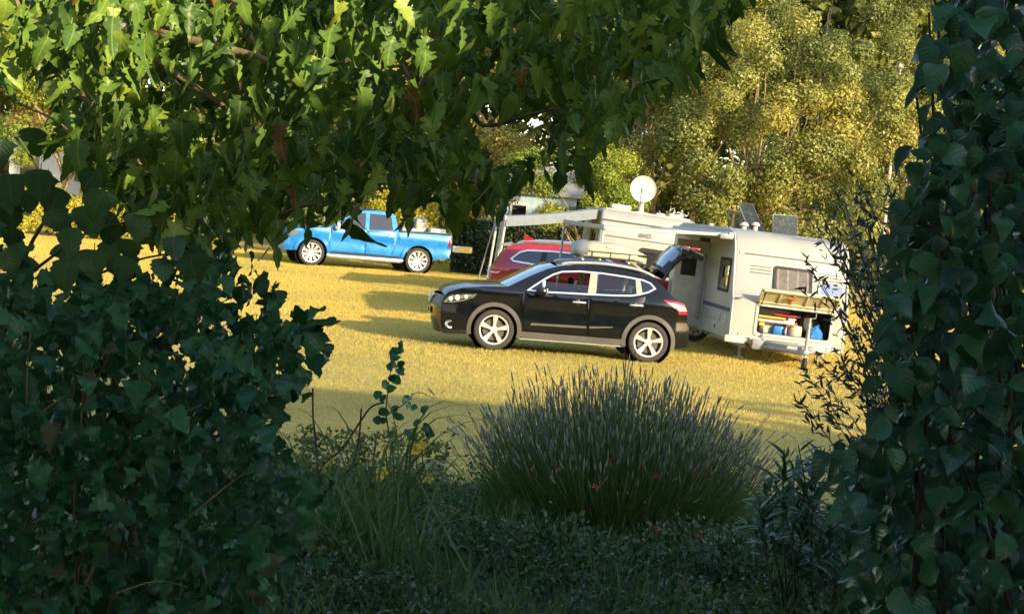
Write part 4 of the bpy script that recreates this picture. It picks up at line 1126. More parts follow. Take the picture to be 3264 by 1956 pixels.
    dr = MB().box((-.34, 2.50, 1.20), (.62, .045, 1.68), .015).build('door', M_['white2'], root)
    MB().box((-.38, 2.474, 1.52), (.30, .012, .36), .01).build('door_window', M_['seal'], dr)
    MB().box((-.08, 2.468, 1.15), (.10, .03, 1.3), .01).build('door_pocket', M_['grey'], dr)
    tube_poly('door_edge', [(-.02, 2.47, .38), (-.02, 2.47, 2.03)], .018, M_['white2'], dr)
    # chassis, wheel, drawbar, jockey wheel
    ch = MB()
    for x in (.35, 1.85): ch.box((x, 3.1, .25), (.06, 6.0, .10))
    ch.box((1.1, 3.0, .25), (1.7, .1, .08)); ch.build('chassis', M_['galv'], root, 0)
    for s, x in ((-1, .13), (1, 2.07)): make_wheel(root, x, 3.6, .31, .18, .19, s, 8, 'ten')
    db = MB()
    for x in (.45, 1.75): db.tube([(x, .3, .26), (1.1, -1.25, .30)], .045, 6)
    db.box((1.1, -1.32, .33), (.10, .28, .09), .02); db.build('drawbar', M_['galv'], root, 60)
    dc = MB(); dc.prism([(.55, .0), (1.65, .0), (1.28, -.80), (.92, -.80)], .30, .38, 'xy'); dc.build('drawbar_cover', M_['grey'], root, 20)
    bx_ = MB(); bx_.box((.90, -.12, .30), (.95, .16, .18), .02); bx_.build('drawbar_fairing', M_['grey'], root)
    jk = empty('jockey_wheel', (1.24, -.92, 0), parent=root)
    jt = MB(); jt.tube([(0, 0, .16), (0, 0, .92)], .028, 10); jt.tube([(0, 0, .30), (0, 0, .70)], .036, 10); jt.build('jockey_tube', M_['galv'], jk, 60)
    jh = MB(); jh.tube([(0, 0, .92), (.10, 0, .93), (.10, -.02, 1.02)], .012, 6); jh.build('jockey_handle', M_['galv'], jk, 60)
    jw = MB(); jw.lathe([(.02, -.035), (.10, -.035), (.115, -.02), (.115, .02), (.10, .035), (.02, .035)], 18, (0, 0, .10), axis='x'); jw.build('jockey_tyre', M_['tyre'], jk)
    jf = MB(); jf.box((-.05, 0, .14), (.012, .05, .14)); jf.box((.05, 0, .14), (.012, .05, .14)); jf.box((0, 0, .215), (.112, .06, .012)); jf.build('jockey_fork', M_['white2'], jk, 0)
    for x in (.35, 1.85):
        st = MB(); st.tube([(x, .45, .26), (x, .38, .0)], .022, 6); st.box((x, .38, .0), (.14, .14, .03)); st.build('steady', M_['galv'], root, 60)
    # roof: vents and raised hatches
    inv = CW.inverted()
    def Lp(px, py, s): return inv @ at(px, py, 35.1 + s)
    def hatch(corners, m=M_['hatch'], r=.014, name='roof_hatch'):
        c = [Vector(p) for p in corners]
        nrm = (c[1] - c[0]).cross(c[3] - c[0]).normalized() * .012
        o = MB().add([p - nrm for p in c] + [p + nrm for p in c], [(0, 1, 2, 3), (7, 6, 5, 4)] + [(i, 4 + i, 4 + (i + 1) % 4, (i + 1) % 4) for i in range(4)]).build(name, m, root, 0)
        MB().tube(c + [c[0]], r, 6).build('hatch_frame', M_['grey'], o, 60)
        return o
    hatch([Lp(2322, 733, 2.0), Lp(2398, 736, 1.9), Lp(2392, 678, 1.9), Lp(2318, 670, 2.0)])
    hatch([Lp(2386, 732, 1.5), Lp(2437, 742, 1.5), Lp(2397, 650, 1.75), Lp(2354, 648, 1.75)])
    hatch([Lp(2463, 752, 1.2), Lp(2540, 762, 1.2), Lp(2541, 690, 1.35), Lp(2464, 684, 1.35)])
    a = Lp(2378, 735, 1.4)
    bs = MB(); bs.box((a.x, a.y, a.z - .01), (.55, .42, .06), .015); bs.build('hatch_base', M_['white2'], root)
    b = Lp(2500, 765, 1.1)
    bs = MB(); bs.box((b.x, b.y, b.z + .0), (.52, .40, .05), .012); bs.build('hatch_base', M_['cream'], root)
    for px in (2372, 2408):
        c = Lp(px, 722, 1.5)
        vn = MB(); vn.lathe([(.05, -.12), (.05, .0)], 14, c, axis='z'); vn.lathe([(.085, .015), (.085, .04), (.06, .075), (0, .09)], 16, c, axis='z'); vn.build('roof_vent', M_['white2'], root)
    c = Lp(2266, 718, 3.0); MB().tube([(c.x, c.y, c.z - .15), (c.x, c.y, c.z + .04)], .05, 10).build('roof_flue', M_['white2'], root, 60)
    rl = MB(); rl.tube([(1.2, .62, 2.345), (2.1, .62, 2.345)], .014, 6); rl.build('roof_rail', M_['grey'], root, 60)
    # awning on the left side
    aw = empty('awning', (0, 0, 0), parent=root)
    def apt(x, s, z): return Vector((x, s, z))
    n1, n2 = 10, 8; V = []
    for i in range(n1 + 1):
        s = .62 + 5.4 * i / n1
        for k in range(n2 + 1):
            t = k / n2
            V.append((-.06 - 2.36 * t, s, 2.235 - .15 * t - .05 * math.sin(math.pi * t) - (.02 * math.sin(math.pi * (i / n1) * 2) * t)))
    mb = MB().add(V, [(i * (n2 + 1) + k, i * (n2 + 1) + k + 1, (i + 1) * (n2 + 1) + k + 1, (i + 1) * (n2 + 1) + k) for i in range(n1) for k in range(n2)])
    mb.build('canopy', M_['awn'], aw, 60)
    MB().box((-.05, 3.3, 2.225), (.10, 5.5, .11), .03).build('awning_case', M_['white2'], aw)
    MB().box((-2.44, 3.3, 2.07), (.06, 5.45, .09), .02).build('front_rail', M_['grey'], aw)
    MB().add([tuple(Vector(p)) for p in [(-.08, .60, 2.20), (-2.42, .60, 2.045), (-2.42, .60, 2.10), (-.08, .60, 2.255), (-.08, .66, 2.20), (-2.42, .66, 2.045), (-2.42, .66, 2.10), (-.08, .66, 2.255)]],
             [(0, 1, 2, 3), (7, 6, 5, 4), (0, 4, 5, 1), (1, 5, 6, 2), (2, 6, 7, 3), (3, 7, 4, 0)]).build('side_arm', M_['white2'], aw, 0)
    MB().box((-.14, .55, 2.19), (.26, .06, .10), .02).build('end_cap', M_['grey'], aw)
    for s in (.68, 5.95):
        pl = MB(); pl.tube([(-2.44, s, 2.05), (-2.44, s, .05)], .020, 8); pl.tube([(-2.44, s, 1.2), (-2.44, s, 2.05)], .026, 8); pl.box((-2.44, s, .06), (.12, .10, .02)); pl.build('awning_leg', M_['white2'] if s < 3 else M_['galv'], aw, 60)
    return root
near_caravan()

# what is stowed in the open locker: each lies loose in it
def in_locker(name, x, y, z, label, cat, rot=(0, 0, 0), group='things in the caravan locker'):
    o = empty(name, label=label, cat=cat, group=group)
    from mathutils import Euler
    o.matrix_world = CW @ Matrix.Translation((x, y, z)) @ Euler(rot).to_matrix().to_4x4()
    return o
z0 = .475
o = in_locker('white_crate', .86, .40, z0, 'white plastic crate at the back of the open locker', 'crate')
cb = MB(); cb.box((0, .19, .24), (.80, .02, .48), .005); cb.box((0, -.19, .17), (.80, .02, .34), .005)
for x in (-.4, .4): cb.box((x, 0, .21), (.02, .38, .42), .005)
cb.box((0, 0, .02), (.8, .38, .03)); cb.build('shell', M_['white2'], o)
MB().box((0, -.19, .345), (.86, .05, .03), .008).build('rim', M_['white2'], o)
for (nm, x, y, z, ln, r_, m_, lab) in [('yellow_pole', .80, .10, .815, .62, .022, 'yellow', 'yellow pole lying across the white crate'), ('red_pole', 1.08, .14, .875, .52, .018, 'redlens', 'short red pole above the yellow one'),
                                    ('white_tube', .88, .06, .745, .68, .030, 'white2', 'thick white tube lying under the yellow pole')]:
    o = in_locker(nm, x, y, z, lab, 'pole')
    MB().tube([(-ln / 2, 0, 0), (ln / 2, 0, 0)], r_, 10).build('shaft', M_[m_], o, 60)
    e = MB()
    for s in (-1, 1): e.tube([(s * (ln / 2 - .05), 0, 0), (s * (ln / 2 + .006), 0, 0)], r_ + .006, 10)
    e.build('end_cap', M_['dark'] if nm != 'white_tube' else M_['white2'], o, 60)
o = in_locker('blue_jerrycan', .99, .16, z0, 'blue jerrycan standing left of the sand coloured tank', 'jerrycan')
MB().box((0, 0, .10), (.27, .16, .20), .035).build('canister', M_['bluep'], o)
jc = MB(); jc.tube(catmull([(-.09, 0, .19), (-.07, 0, .235), (.05, 0, .235), (.07, 0, .19)], 3), .014, 6); jc.build('grip', M_['bluep'], o, 60)
MB().tube([(.10, 0, .19), (.10, 0, .225)], .022, 10).build('cap', M_['dark'], o, 60)
o = in_locker('yellow_lamp', .62, .12, z0 + .16, 'yellow lantern at the left end of the locker', 'lantern')
MB().box((0, 0, .06), (.12, .10, .12), .03).build('housing', M_['yellow'], o); MB().box((0, 0, -.08), (.10, .09, .16), .02).build('battery_case', M_['dark'], o)
o = in_locker('water_tank', 1.27, .14, z0, 'sand coloured water tank in the middle of the locker', 'water tank')
MB().lathe([(0, 0), (.125, 0), (.135, .02), (.135, .20), (.12, .235), (.04, .25), (0, .25)], 22, axis='z').build('drum', M_['box'], o)
MB().lathe([(.0, .29), (.035, .29), (.04, .25)], 14, axis='z').build('cap', M_['redlens'], o)
o = in_locker('orange_hose', 1.16, -.005 + .03, z0 + .12, 'orange hose coiled in front of the water tank', 'hose')
hs_ = MB()
for k in range(2): hs_.tube([(.10 * math.cos(t), k * .022 + .004 * t, .12 * math.sin(t)) for t in np.linspace(R(60), R(330), 22)], .012, 6)
hs_.build('coil', M_['orange'], o, 60); MB().tube([(.05, 0, .104), (.10, 0, .13)], .014, 8).build('coupling', M_['galv'], o, 60)
o = in_locker('spare_tyre', 1.70, .36, z0 + .27, 'spare tyre leaning at the right end of the locker', 'tyre', rot=(R(-14), 0, R(10)))
tt = MB(); tt.lathe([(.17, -.07), (.20, -.09), (.27, -.085), (.285, -.05), (.285, .05), (.27, .085), (.20, .09), (.17, .07), (.17, -.07)], 36); tt.build('tread', M_['tyre'], o, 50)
MB().lathe([(0, -.03), (.165, -.03), (.175, -.05)], 24).build('wheel_disc', M_['dark'], o, 50)
o = in_locker('blue_bag', 1.66, .10, z0, 'crumpled blue bag in front of the spare tyre', 'bag')
bg_ = MB(); n_ = 14; V = []
for i, (z, r_) in enumerate([(0, .13), (.06, .15), (.15, .12), (.23, .075), (.28, .03)]):
    for k in range(n_):
        t = 2 * math.pi * k / n_; q = 1 + .18 * math.sin(k * 2.7 + i * 1.9)
        V.append((r_ * q * math.cos(t), r_ * .7 * q * math.sin(t), z))
bg_.add(V, [(i * n_ + k, i * n_ + (k + 1) % n_, (i + 1) * n_ + (k + 1) % n_, (i + 1) * n_ + k) for i in range(4) for k in range(n_)] + [tuple(range(n_)), tuple(range(4 * n_, 5 * n_))])
bg_.build('sack', M_['bluep'], o, 30); MB().tube([(0, 0, .25), (.03, 0, .31), (.06, .0, .27)], .012, 6).build('handle', M_['bluep'], o, 60)

# ------------------------------------------------------------------ the rear caravan with its satellite dish
FW = Matrix.Translation((1.86, 46.8, .05)) @ Matrix.Rotation(R(1.6), 4, 'Z') @ Matrix.Rotation(R(3.2), 4, 'Y')
def far_caravan():
    root = empty('cream_caravan', label='cream white caravan further back with a satellite dish on its roof', cat='caravan', group='caravans on the field')
    root.matrix_world = FW
    Wd = 2.3
    prof = [(0, .35), (0, 1.0), (.02, 2.0), (.06, 2.28), (.15, 2.42), (.32, 2.49), (.6, 2.51), (6.0, 2.51), (6.3, 2.40), (6.4, 2.0), (6.4, .35)]
    rounded_body('body', prof, Wd, .08, M_['white'], root)
    tr = MB(); tr.tube([(.06, -.012, 2.26), (2.24, -.012, 2.26)], .02, 6); tr.build('roof_seam', M_['white2'], root, 60)
    for z in (1.86, 1.22): MB().box((1.15, -.004, z), (2.1, .012, .012)).build('panel_seam', M_['trim'], root, 0)
    fr = frame_mesh(rrect(1.05, 1.0, 1.95, 1.68, .07), rrect(1.12, 1.05, 1.88, 1.58, .05), -.03, .02).build('window', M_['seal'], root, 20)
    flat_panel('pane', rrect(1.12, 1.05, 1.88, 1.58, .05), -.012, M_['cglass'], fr, None, .008)
    flat_panel('blind', rrect(1.10, 1.03, 1.90, 1.62, .05), -.003, M_['awn'], fr, None, .003)
    # the emblem reads like a ring between two strokes
    fc = bpy.data.curves.new('emblem', 'FONT'); fc.body = '6HO'; fc.size = .15; fc.extrude = .004
    tmp = bpy.data.objects.new('emblem', fc); col.objects.link(tmp)
    me = bpy.data.meshes.new_from_object(tmp.evaluated_get(bpy.context.evaluated_depsgraph_get()))
    bpy.data.objects.remove(tmp)
    me.transform(Matrix.Translation((.98, -.016, 1.93)) @ Matrix.Rotation(R(90), 4, 'X'))
    me.materials.clear(); link_mesh('emblem', me, M_['trim'], root)
    ml = MB()
    for x in (.12, 2.18): ml.box((x, -.02, 2.12), (.09, .03, .04), .008)
    ml.build('marker_lamp', M_['whitelens'], root)
    # left side: wall coloured tan as if warmly lit, door, window, grab rail
    MB().box((-.012, 1.2, 1.45), (.024, 1.9, 1.7), .01).build('side_panel', M_['tan'], root)
    MB().box((-.035, 1.0, 1.55), (.03, .30, .62), .015).build('window', M_['seal'], root)
    MB().box((-.035, 1.75, 1.45), (.03, .34, .95), .015).build('door_window', M_['seal'], root)
    gr = MB(); gr.tube(catmull([(-.02, .5, 1.15), (-.09, .5, 1.18), (-.09, .5, 1.55), (-.02, .5, 1.58)], 4), .018, 6); gr.build('grab_rail', M_['seal'], root, 60)
    MB().box((-.05, .9, 2.05), (.07, .2, .09), .02).build('awning_lamp', M_['seal'], root)
    MB().box((-.02, 3.2, 1.3), (.03, .8, 1.8), .01).build('door', M_['white2'], root)
    for s, x in ((-1, .13), (1, 2.17)): make_wheel(root, x, 3.6, .33, .19, .2, s, 8, 'ten')
    ch = MB()
    for x in (.4, 1.9): ch.box((x, 3.2, .30), (.06, 6.2, .1))
    ch.build('chassis', M_['galv'], root, 0)
    ac = MB(); ac.box((.50, .9, 2.59), (.50, .6, .13), .04); ac.build('air_conditioner', M_['white2'], root)
    for i, (x, y, sx, h) in enumerate([(1.5, .8, .22, .06), (1.9, 1.2, .30, .09), (2.05, 2.2, .25, .08)]):
        MB().box((x, y, 2.52 + h / 2), (sx, .35, h), .02).build('roof_vent', M_['white2'], root)
    MB().box((1.15, .30, 2.505), (2.1, .05, .05), .015).build('roof_bar', M_['white2'], root)
    # dish
    d = empty('satellite_dish', (1.05, 1.3, 2.5), parent=root)
    ms = MB(); ms.tube([(0, 0, 0), (0, 0, .30)], [.075, .055], 12); ms.tube([(0, 0, .28), (0, -.02, .52)], .045, 10); ms.box((0, 0, .02), (.30, .30, .06), .02); ms.build('mast', M_['white2'], d, 60)
    ds = MB(); prof_ = [(.335 * t, -.03 - .075 * t * t * 0 + .06 * (1 - t * t)) for t in np.linspace(0, 1, 9)] + [(.335, -.045), (.30, -.02)] + [(.335 * t, -.012 + .06 * (1 - t * t)) for t in np.linspace(.9, 0, 8)]
    ds.lathe(prof_, 40)
    ds.build('reflector', M_['cream'] if False else M_['white2'], d, 40, Matrix.Translation((-.03, -.10, .62)) @ Matrix.Rotation(R(-4), 4, 'X') @ Matrix.Rotation(R(6), 4, 'Z'))
    am = MB(); am.tube([(-.02, -.10, .24), (-.10, -.46, .36), (-.09, -.50, .58)], .014, 6); am.build('feed_arm', M_['grey'], d, 60)
    MB().tube([(-.09, -.50, .56), (-.08, -.44, .63)], .03, 10).build('receiver', M_['grey'], d, 60)
    # awning
    aw = empty('awning', (0, 0, 0), parent=root)
    n1, n2 = 8, 8; V = []
    for i in range(n1 + 1):
        s = .25 + 4.6 * i / n1
        for k in range(n2 + 1):
            t = k / n2
            V.append((-.06 - 2.22 * t, s, 2.44 - .50 * t - .04 * math.sin(math.pi * t)))
    MB().add(V, [(i * (n2 + 1) + k, i * (n2 + 1) + k + 1, (i + 1) * (n2 + 1) + k + 1, (i + 1) * (n2 + 1) + k) for i in range(n1) for k in range(n2)]).build('canopy', M_['awn'], aw, 60)
    MB().box((-2.30, 2.55, 1.92), (.07, 4.7, .11), .02).build('front_rail', M_['white2'], aw)
    MB().add([(-.10, .22, 2.22), (-2.26, .22, 1.74), (-2.26, .22, 1.79), (-.10, .22, 2.29), (-.10, .28, 2.22), (-2.26, .28, 1.74), (-2.26, .28, 1.79), (-.10, .28, 2.29)],
             [(0, 1, 2, 3), (7, 6, 5, 4), (0, 4, 5, 1), (1, 5, 6, 2), (2, 6, 7, 3), (3, 7, 4, 0)]).build('side_arm', M_['white2'], aw, 0)
    n = 8; V = []
    for k in range(n + 1):
        t = k / n; x = -.10 - 2.18 * t; z = 2.46 - .50 * t - .03 * math.sin(math.pi * t)
        V += [(x, .20, z), (x, .185 + .01 * math.sin(k * 2.1), z - .24)]
    MB().add(V, [(2 * k, 2 * k + 2, 2 * k + 3, 2 * k + 1) for k in range(n)]).build('valance', M_['valance'], aw, 60)
    for s, r_ in ((.25, .032), (2.4, .025), (4.8, .032)):
        lg = MB(); lg.tube([(-2.30, s, 1.90), (-2.34, s, -.12)], r_, 8); lg.box((-2.34, s, -.12), (.12, .12, .03)); lg.build('awning_leg', M_['white2'], aw, 60)
    lg = MB(); lg.tube([(-2.50, .6, 1.80), (-2.55, .6, -.10)], .03, 8); lg.tube([(-2.30, .6, 1.92), (-2.50, .6, 1.80)], .028, 8); lg.build('awning_leg', M_['white2'], aw, 60)
    lg = MB(); lg.tube([(-2.48, 3.2, 1.9), (-2.78, 3.2, -.10)], .022, 6); lg.build('guy_pole', M_['grey'], aw, 60)
    return root
far_caravan()

# ================================================================== GARDEN PLANTS IN FRONT
def leaf_template(stations, fold=.25, curl=.25, petiole=.18, wave=.04, seed=0, ser=.02, sweep=.22):
    rs = np.random.default_rng(seed)
    V, UV = [], []
    n = len(stations)
    tw = rs.uniform(-.25, .25)
    for i, (u, w) in enumerate(stations):
        jl, jr = (1 + rs.normal(0, .06)), (1 + rs.normal(0, .06))
        s_ = ser if i % 2 else -ser
        bx = .09 * math.sin(u * 3.0 + seed)
        for sg, j in ((-1, jl), (0, 0), (1, jr)):
            v = sg * max(0, (w + (s_ if 0 < i < n - 1 else 0)) * j)
            z = fold * abs(v) * (1 - .4 * u) - curl * u * u + (wave * math.sin(u * 11 + sg * 1.3 + seed) if sg else 0) + tw * v * u
            uu = u - (abs(v) * sweep if u > .05 else -abs(v) * .10)
            V.append((v + bx, uu, z)); UV.append((u, v))
    F = []
    for i in range(n - 1):
        F += [(3 * i, 3 * i + 1, 3 * i + 4, 3 * i + 3), (3 * i + 1, 3 * i + 2, 3 * i + 5, 3 * i + 4)]
    b = len(V)
    pw = .014
    V += [(-pw, -petiole, .08), (pw, -petiole, .08), (pw, .03, .004), (-pw, .03, .004)]
    UV += [(0, 0)] * 4
    F.append((b, b + 1, b + 2, b + 3))
    return np.array(V), np.array(F), np.array(UV)

MUL = [(0, .06), (.04, .22), (.09, .34), (.14, .28), (.19, .20), (.25, .36), (.31, .42), (.36, .28), (.42, .16), (.50, .22), (.58, .24), (.66, .21), (.75, .17), (.84, .11), (.92, .06), (1, .0)]
MUL2 = [(0, .06), (.04, .22), (.10, .32), (.18, .35), (.25, .33), (.33, .36), (.42, .32), (.50, .30), (.60, .25), (.70, .20), (.80, .13), (.90, .07), (1, .0)]
MUL3 = [(0, .05), (.04, .18), (.09, .30), (.15, .20), (.21, .12), (.28, .34), (.35, .40), (.41, .24), (.47, .11), (.55, .17), (.63, .20), (.72, .14), (.82, .10), (.92, .05), (1, 0)]
MAP = [(0, .16), (.05, .40), (.12, .50), (.19, .44), (.26, .54), (.34, .50), (.41, .36), (.49, .30), (.57, .36), (.65, .30), (.74, .20), (.84, .13), (.93, .06), (1, 0)]
MAP2 = [(0, .18), (.05, .38), (.13, .50), (.22, .55), (.32, .52), (.42, .45), (.52, .40), (.62, .34), (.72, .26), (.83, .16), (.93, .07), (1, 0)]
OVA = [(0, .03), (.07, .20), (.16, .36), (.28, .44), (.40, .45), (.52, .40), (.64, .32), (.76, .21), (.87, .11), (.95, .04), (1, 0)]
LAN = [(0, .02), (.15, .075), (.35, .10), (.55, .095), (.75, .06), (.9, .025), (1, 0)]
RND = [(0, .10), (.03, .24), (.08, .35), (.15, .43), (.24, .49), (.34, .51), (.44, .50), (.54, .47), (.64, .42), (.73, .36), (.81, .29), (.88, .21), (.94, .13), (.98, .05), (1, 0)]

def frames(d, n):
    d = d / np.linalg.norm(d, axis=1)[:, None]
    n = n - d * (n * d).sum(1)[:, None]; n /= np.linalg.norm(n, axis=1)[:, None] + 1e-9
    return np.cross(d, n), d, n

def leafy(root, P, D, NN, S, temps, m, nbig=300, name='leaf', mass='leaf_mass', key=None):
    """P positions, D tip directions, NN facing, S sizes: nearest nbig leaves are objects, the rest one joined part"""
    P, D, NN, S = (np.asarray(a, float) for a in (P, D, NN, S))
    X, Y_, Z = frames(D, NN)
    order = np.argsort(P[:, 1] - S * 3 if key is None else key)
    var = rng.integers(len(temps), size=len(P))
    meshes = []
    for k, (V, F, UV) in enumerate(temps):
        me = bpy.data.meshes.new(name)
        me.from_pydata(V.tolist(), [], F.tolist())
        l = me.uv_layers.new(name='UVMap')
        fl = F.ravel()
        l.data.foreach_set('uv', UV[fl].astype(np.float32).ravel())
        me.shade_smooth(); me.materials.append(m); meshes.append(me)
    for i in order[:nbig]:
        o = bpy.data.objects.new(name, meshes[var[i]]); col.objects.link(o); o.parent = root
        Mx = Matrix(((X[i, 0], Y_[i, 0], Z[i, 0], 0), (X[i, 1], Y_[i, 1], Z[i, 1], 0), (X[i, 2], Y_[i, 2], Z[i, 2], 0), (0, 0, 0, 1)))
        o.matrix_local = Matrix.Translation(Vector(P[i]) - root.location) @ Mx @ Matrix.Scale(S[i], 4)
    rest = order[nbig:]
    Vs, Fs, Us, o = [], [], [], 0
    for k, (V, F, UV) in enumerate(temps):
        idx = rest[var[rest] == k]
        if not len(idx): continue
        B = np.stack([X[idx], Y_[idx], Z[idx]], 2) * S[idx][:, None, None]
        W_ = np.einsum('nij,vj->nvi', B, V) + P[idx][:, None, :] - np.array(root.location)
        Vs.append(W_.reshape(-1, 3)); Fs.append((F[None] + (np.arange(len(idx)) * len(V))[:, None, None]).reshape(-1, 4) + o); Us.append(np.tile(UV, (len(idx), 1)))
        o += len(idx) * len(V)
    if Vs:
        q = np_mesh(mass, np.concatenate(Vs), np.concatenate(Fs), m, root, uv=np.concatenate(Us), smooth=True)
        q['kind'] = 'stuff'

def sample(poly, n, Y0, Y1, holes=(), keep=.0, bias=1.0):
    """points inside an outline measured on the photograph, spread in depth"""
    xs = [p[0] for p in poly]; ys = [p[1] for p in poly]; out = []
    while len(out) < n:
        x, y = rng.uniform(min(xs), max(xs)), rng.uniform(min(ys), max(ys))
        if not pip(x, y, poly): continue
        if any(pip(x, y, h) for h in holes) and rng.random() > keep: continue
        out.append(at(x, y, Y0 + (Y1 - Y0) * rng.random() ** bias))
    return np.array(out)

def stems(root, paths, m, name='branch', n=6):
    """paths: (points, r0, r1) in world space"""
    for pts, r0, r1 in paths:
        c = catmull([Vector(p) - root.location for p in pts], 4)
        MB().tube(c, [r0 + (r1 - r0) * i / (len(c) - 1) for i in range(len(c))], n).build(name, m, root, 60)

rn = lambda *s: rng.normal(size=s)

# ---- mulberry tree, its branches hanging into the top of the view
mul_m = leaf_mat('mulberry_leaf', [(0.069, 0.145, 0.043), (0.101, 0.194, 0.045), (0.139, 0.257, 0.048), (0.193, 0.319, 0.053), (0.308, 0.403, 0.062)], dead=(.010, (.28, .15, .05)), trans=0.09, rough=0.42, veins=True, spec=0.35, tcol=(1.0, 1.0, .35))
mul = empty('mulberry_tree', (-3.3, 7.4, 0), 0, 'mulberry tree with lobed leaves hanging over the top of the view', 'tree')
MASK = [(-80, -90), (2400, -90), (2330, 20), (2240, 150), (2150, 230), (2060, 300), (1985, 380), (1900, 470), (1850, 440), (1790, 520), (1720, 470), (1650, 560), (1600, 600), (1500, 590), (1420, 640), (1330, 600), (1230, 640), (1130, 610), (1050, 620), (950, 640),
        (860, 735), (700, 750), (610, 770), (540, 750), (450, 690), (380, 610), (250, 480), (130, 390), (-80, 350)]
GAP = [[(1500, 300), (1760, 300), (1780, 490), (1600, 520), (1500, 430)], [(-80, 180), (170, 200), (180, 420), (-80, 430)], [(470, 190), (760, 190), (740, 330), (520, 360)]]
DISH = [(1930, 400), (2130, 330), (2130, 640), (1930, 640)]
CAB = [(1150, 535), (1266, 535), (1266, 800), (1150, 800)]
P1 = sample(MASK, 900, 6.4, 7.4, GAP + [CAB, DISH], .0)
P2 = sample(MASK, 1700, 7.5, 10.2, GAP[:2] + [CAB, DISH], .0)
X_ = [(1120, 690), (1135, 640), (1105, 610), (1290, 680), (1295, 620), (1310, 580), (880, 720), (1000, 680), (950, 660), (1560, 570), (1575, 600), (1600, 540), (1620, 580), (1660, 540), (1700, 500), (1735, 480), (1480, 640), (1440, 620), (1850, 470), (1880, 500), (1290, 660), (1800, 420), (1830, 440), (1950, 390), (2090, 230), (2150, 180), (640, 720), (520, 730), (2230, 80), (2280, 30), (2190, 130)]
P2 = np.concatenate([P2, np.array([at(x, y, rng.uniform(6.8, 7.4)) for x, y in X_])])
P = np.concatenate([P1, P2]); n = len(P)
D = np.stack([rn(n) * .30, rn(n) * .22 - .08, -1 + .25 * rn(n)], 1)
NN = np.stack([rn(n) * .95 + .15, -0.65 + .50 * rn(n), .25 + .45 * rn(n)], 1)
S = rng.uniform(.075, .150, n) * np.where(np.arange(n) < 900, 1.0, 1.2)
mt = [leaf_template([(u, w * (.80 + .05 * (k % 3))) for u, w in st], fold=f * 1.5, curl=c, seed=k, wave=.035) for k, (st, f, c) in enumerate([(MUL, .25, .25), (MUL2, .45, .4), (MUL, .6, .5), (MUL3, .2, .2), (MUL2, .25, .6), (MUL3, .55, .45), (MUL, .1, .7), (MUL3, .4, .05)])]
leafy(mul, P, D, NN, S, mt, mul_m, 300, key=P[:, 1] - S * 6)
br = []
def twig(pxs, Y0, Y1, r0, r1): br.append(([at(x, y, Y0 + (Y1 - Y0) * i / (len(pxs) - 1)) for i, (x, y) in enumerate(pxs)], r0, r1))
twig([(-700, -300), (0, -120), (700, -60), (1500, -110), (2300, -160)], 7.6, 7.4, .05, .018)
twig([(-500, 60), (200, 60), (700, 150), (930, 215), (1120, 195)], 7.6, 6.9, .030, .006)
twig([(300, 70), (700, 330), (870, 480), (930, 470)], 7.6, 7.3, .016, .005)
twig([(860, 690), (1000, 650), (1150, 610), (1330, 590)], 7.2, 6.9, .006, .004)
twig([(1300, 130), (1480, 300), (1540, 400), (1700, 362), (1850, 333)], 7.8, 7.1, .014, .004)
twig([(1500, -110), (1750, 60), (1950, 200), (2080, 330)], 7.4, 7.2, .014, .005)
twig([(700, -60), (850, 200), (1000, 420), (1120, 560)], 7.5, 7.0, .016, .004)
twig([(1100, -80), (1250, 150), (1350, 350), (1420, 560)], 7.5, 7.2, .014, .004)
twig([(0, -120), (120, 150), (330, 380), (480, 560), (640, 640)], 7.5, 7.2, .016, .005)
twig([(1900, -130), (2100, -20), (2260, 60)], 7.4, 7.3, .010, .004)
twig([(60, 330), (200, 400), (300, 520)], 7.4, 7.2, .006, .003)
stems(mul, br, M_['bark'])
tk = MB(); tk.tube(catmull([(0, 0, -.1), (.1, .05, 1.2), (-.05, 0, 2.2), (.2, .1, 3.0), (.9, .2, 3.75)], 4), [.19, .17, .16, .15, .15, .14, .14, .13, .13, .12, .12, .11, .10, .09, .08, .07, .06], 10)
tk.build('trunk', M_['bark'], mul, 60)
MB().tube(catmull([(.15, .05, 2.9), (-.2, -.4, 3.6), (.2, -.8, 4.2)], 4), [.10, .09, .085, .08, .07, .06, .055, .05, .04], 8).build('limb', M_['bark'], mul, 60)

# the tree's unseen crown above the view, added to block skylight
cs = [(rng.uniform(-5.6, 2.8), rng.uniform(6.9, 13.5), rng.uniform(4.1, 6.6)) for _ in range(190)] + [(rng.uniform(-6.0, -2.9), rng.uniform(7.0, 11.5), rng.uniform(2.6, 6.0)) for _ in range(70)]
def clear(c): return [p for p in c if p[2] > 3.6 + .13 * max(p[1], 0) or p[0] < -.31 * p[1] - 1.2 or p[0] > .31 * p[1] + 1.2]
cs = clear(cs)
while len(cs) < 1000:                                     # clumps added over the viewer block sky, clear of the front leaves' beam
    x, y, z = rng.uniform(-8, 7), rng.uniform(-7, 7.5), rng.uniform(4.3, 7.5)
    u_ = x * ca + y * sa
    if u_ < 1.6 or u_ > 5.2: cs.append((x, y, z))
dap = []                                                 # unseen sprays added inside the beam to break it into patches
while len(dap) < 11:
    u_, s_, v_ = rng.uniform(2.2, 4.5), rng.uniform(-1.5, 3.2), rng.uniform(4.5, 6.3)
    p_ = us(u_, s_, v_ - s_ * TE)
    if p_[2] > 3.75 or p_[1] < 1.0: dap.append(p_)
V, F, _ = leaf_cloud(np.array(dap) - np.array(mul.location), rng.uniform(.12, .30, len(dap)), 30, .16)
np_mesh('dapple_sprays', V, F, mul_m, mul)['kind'] = 'stuff'
V, F, _ = leaf_cloud(np.array(cs) - np.array(mul.location), rng.uniform(.5, .8, len(cs)), 75, .24)
np_mesh('unseen_crown', V, F, mul_m, mul)['kind'] = 'stuff'

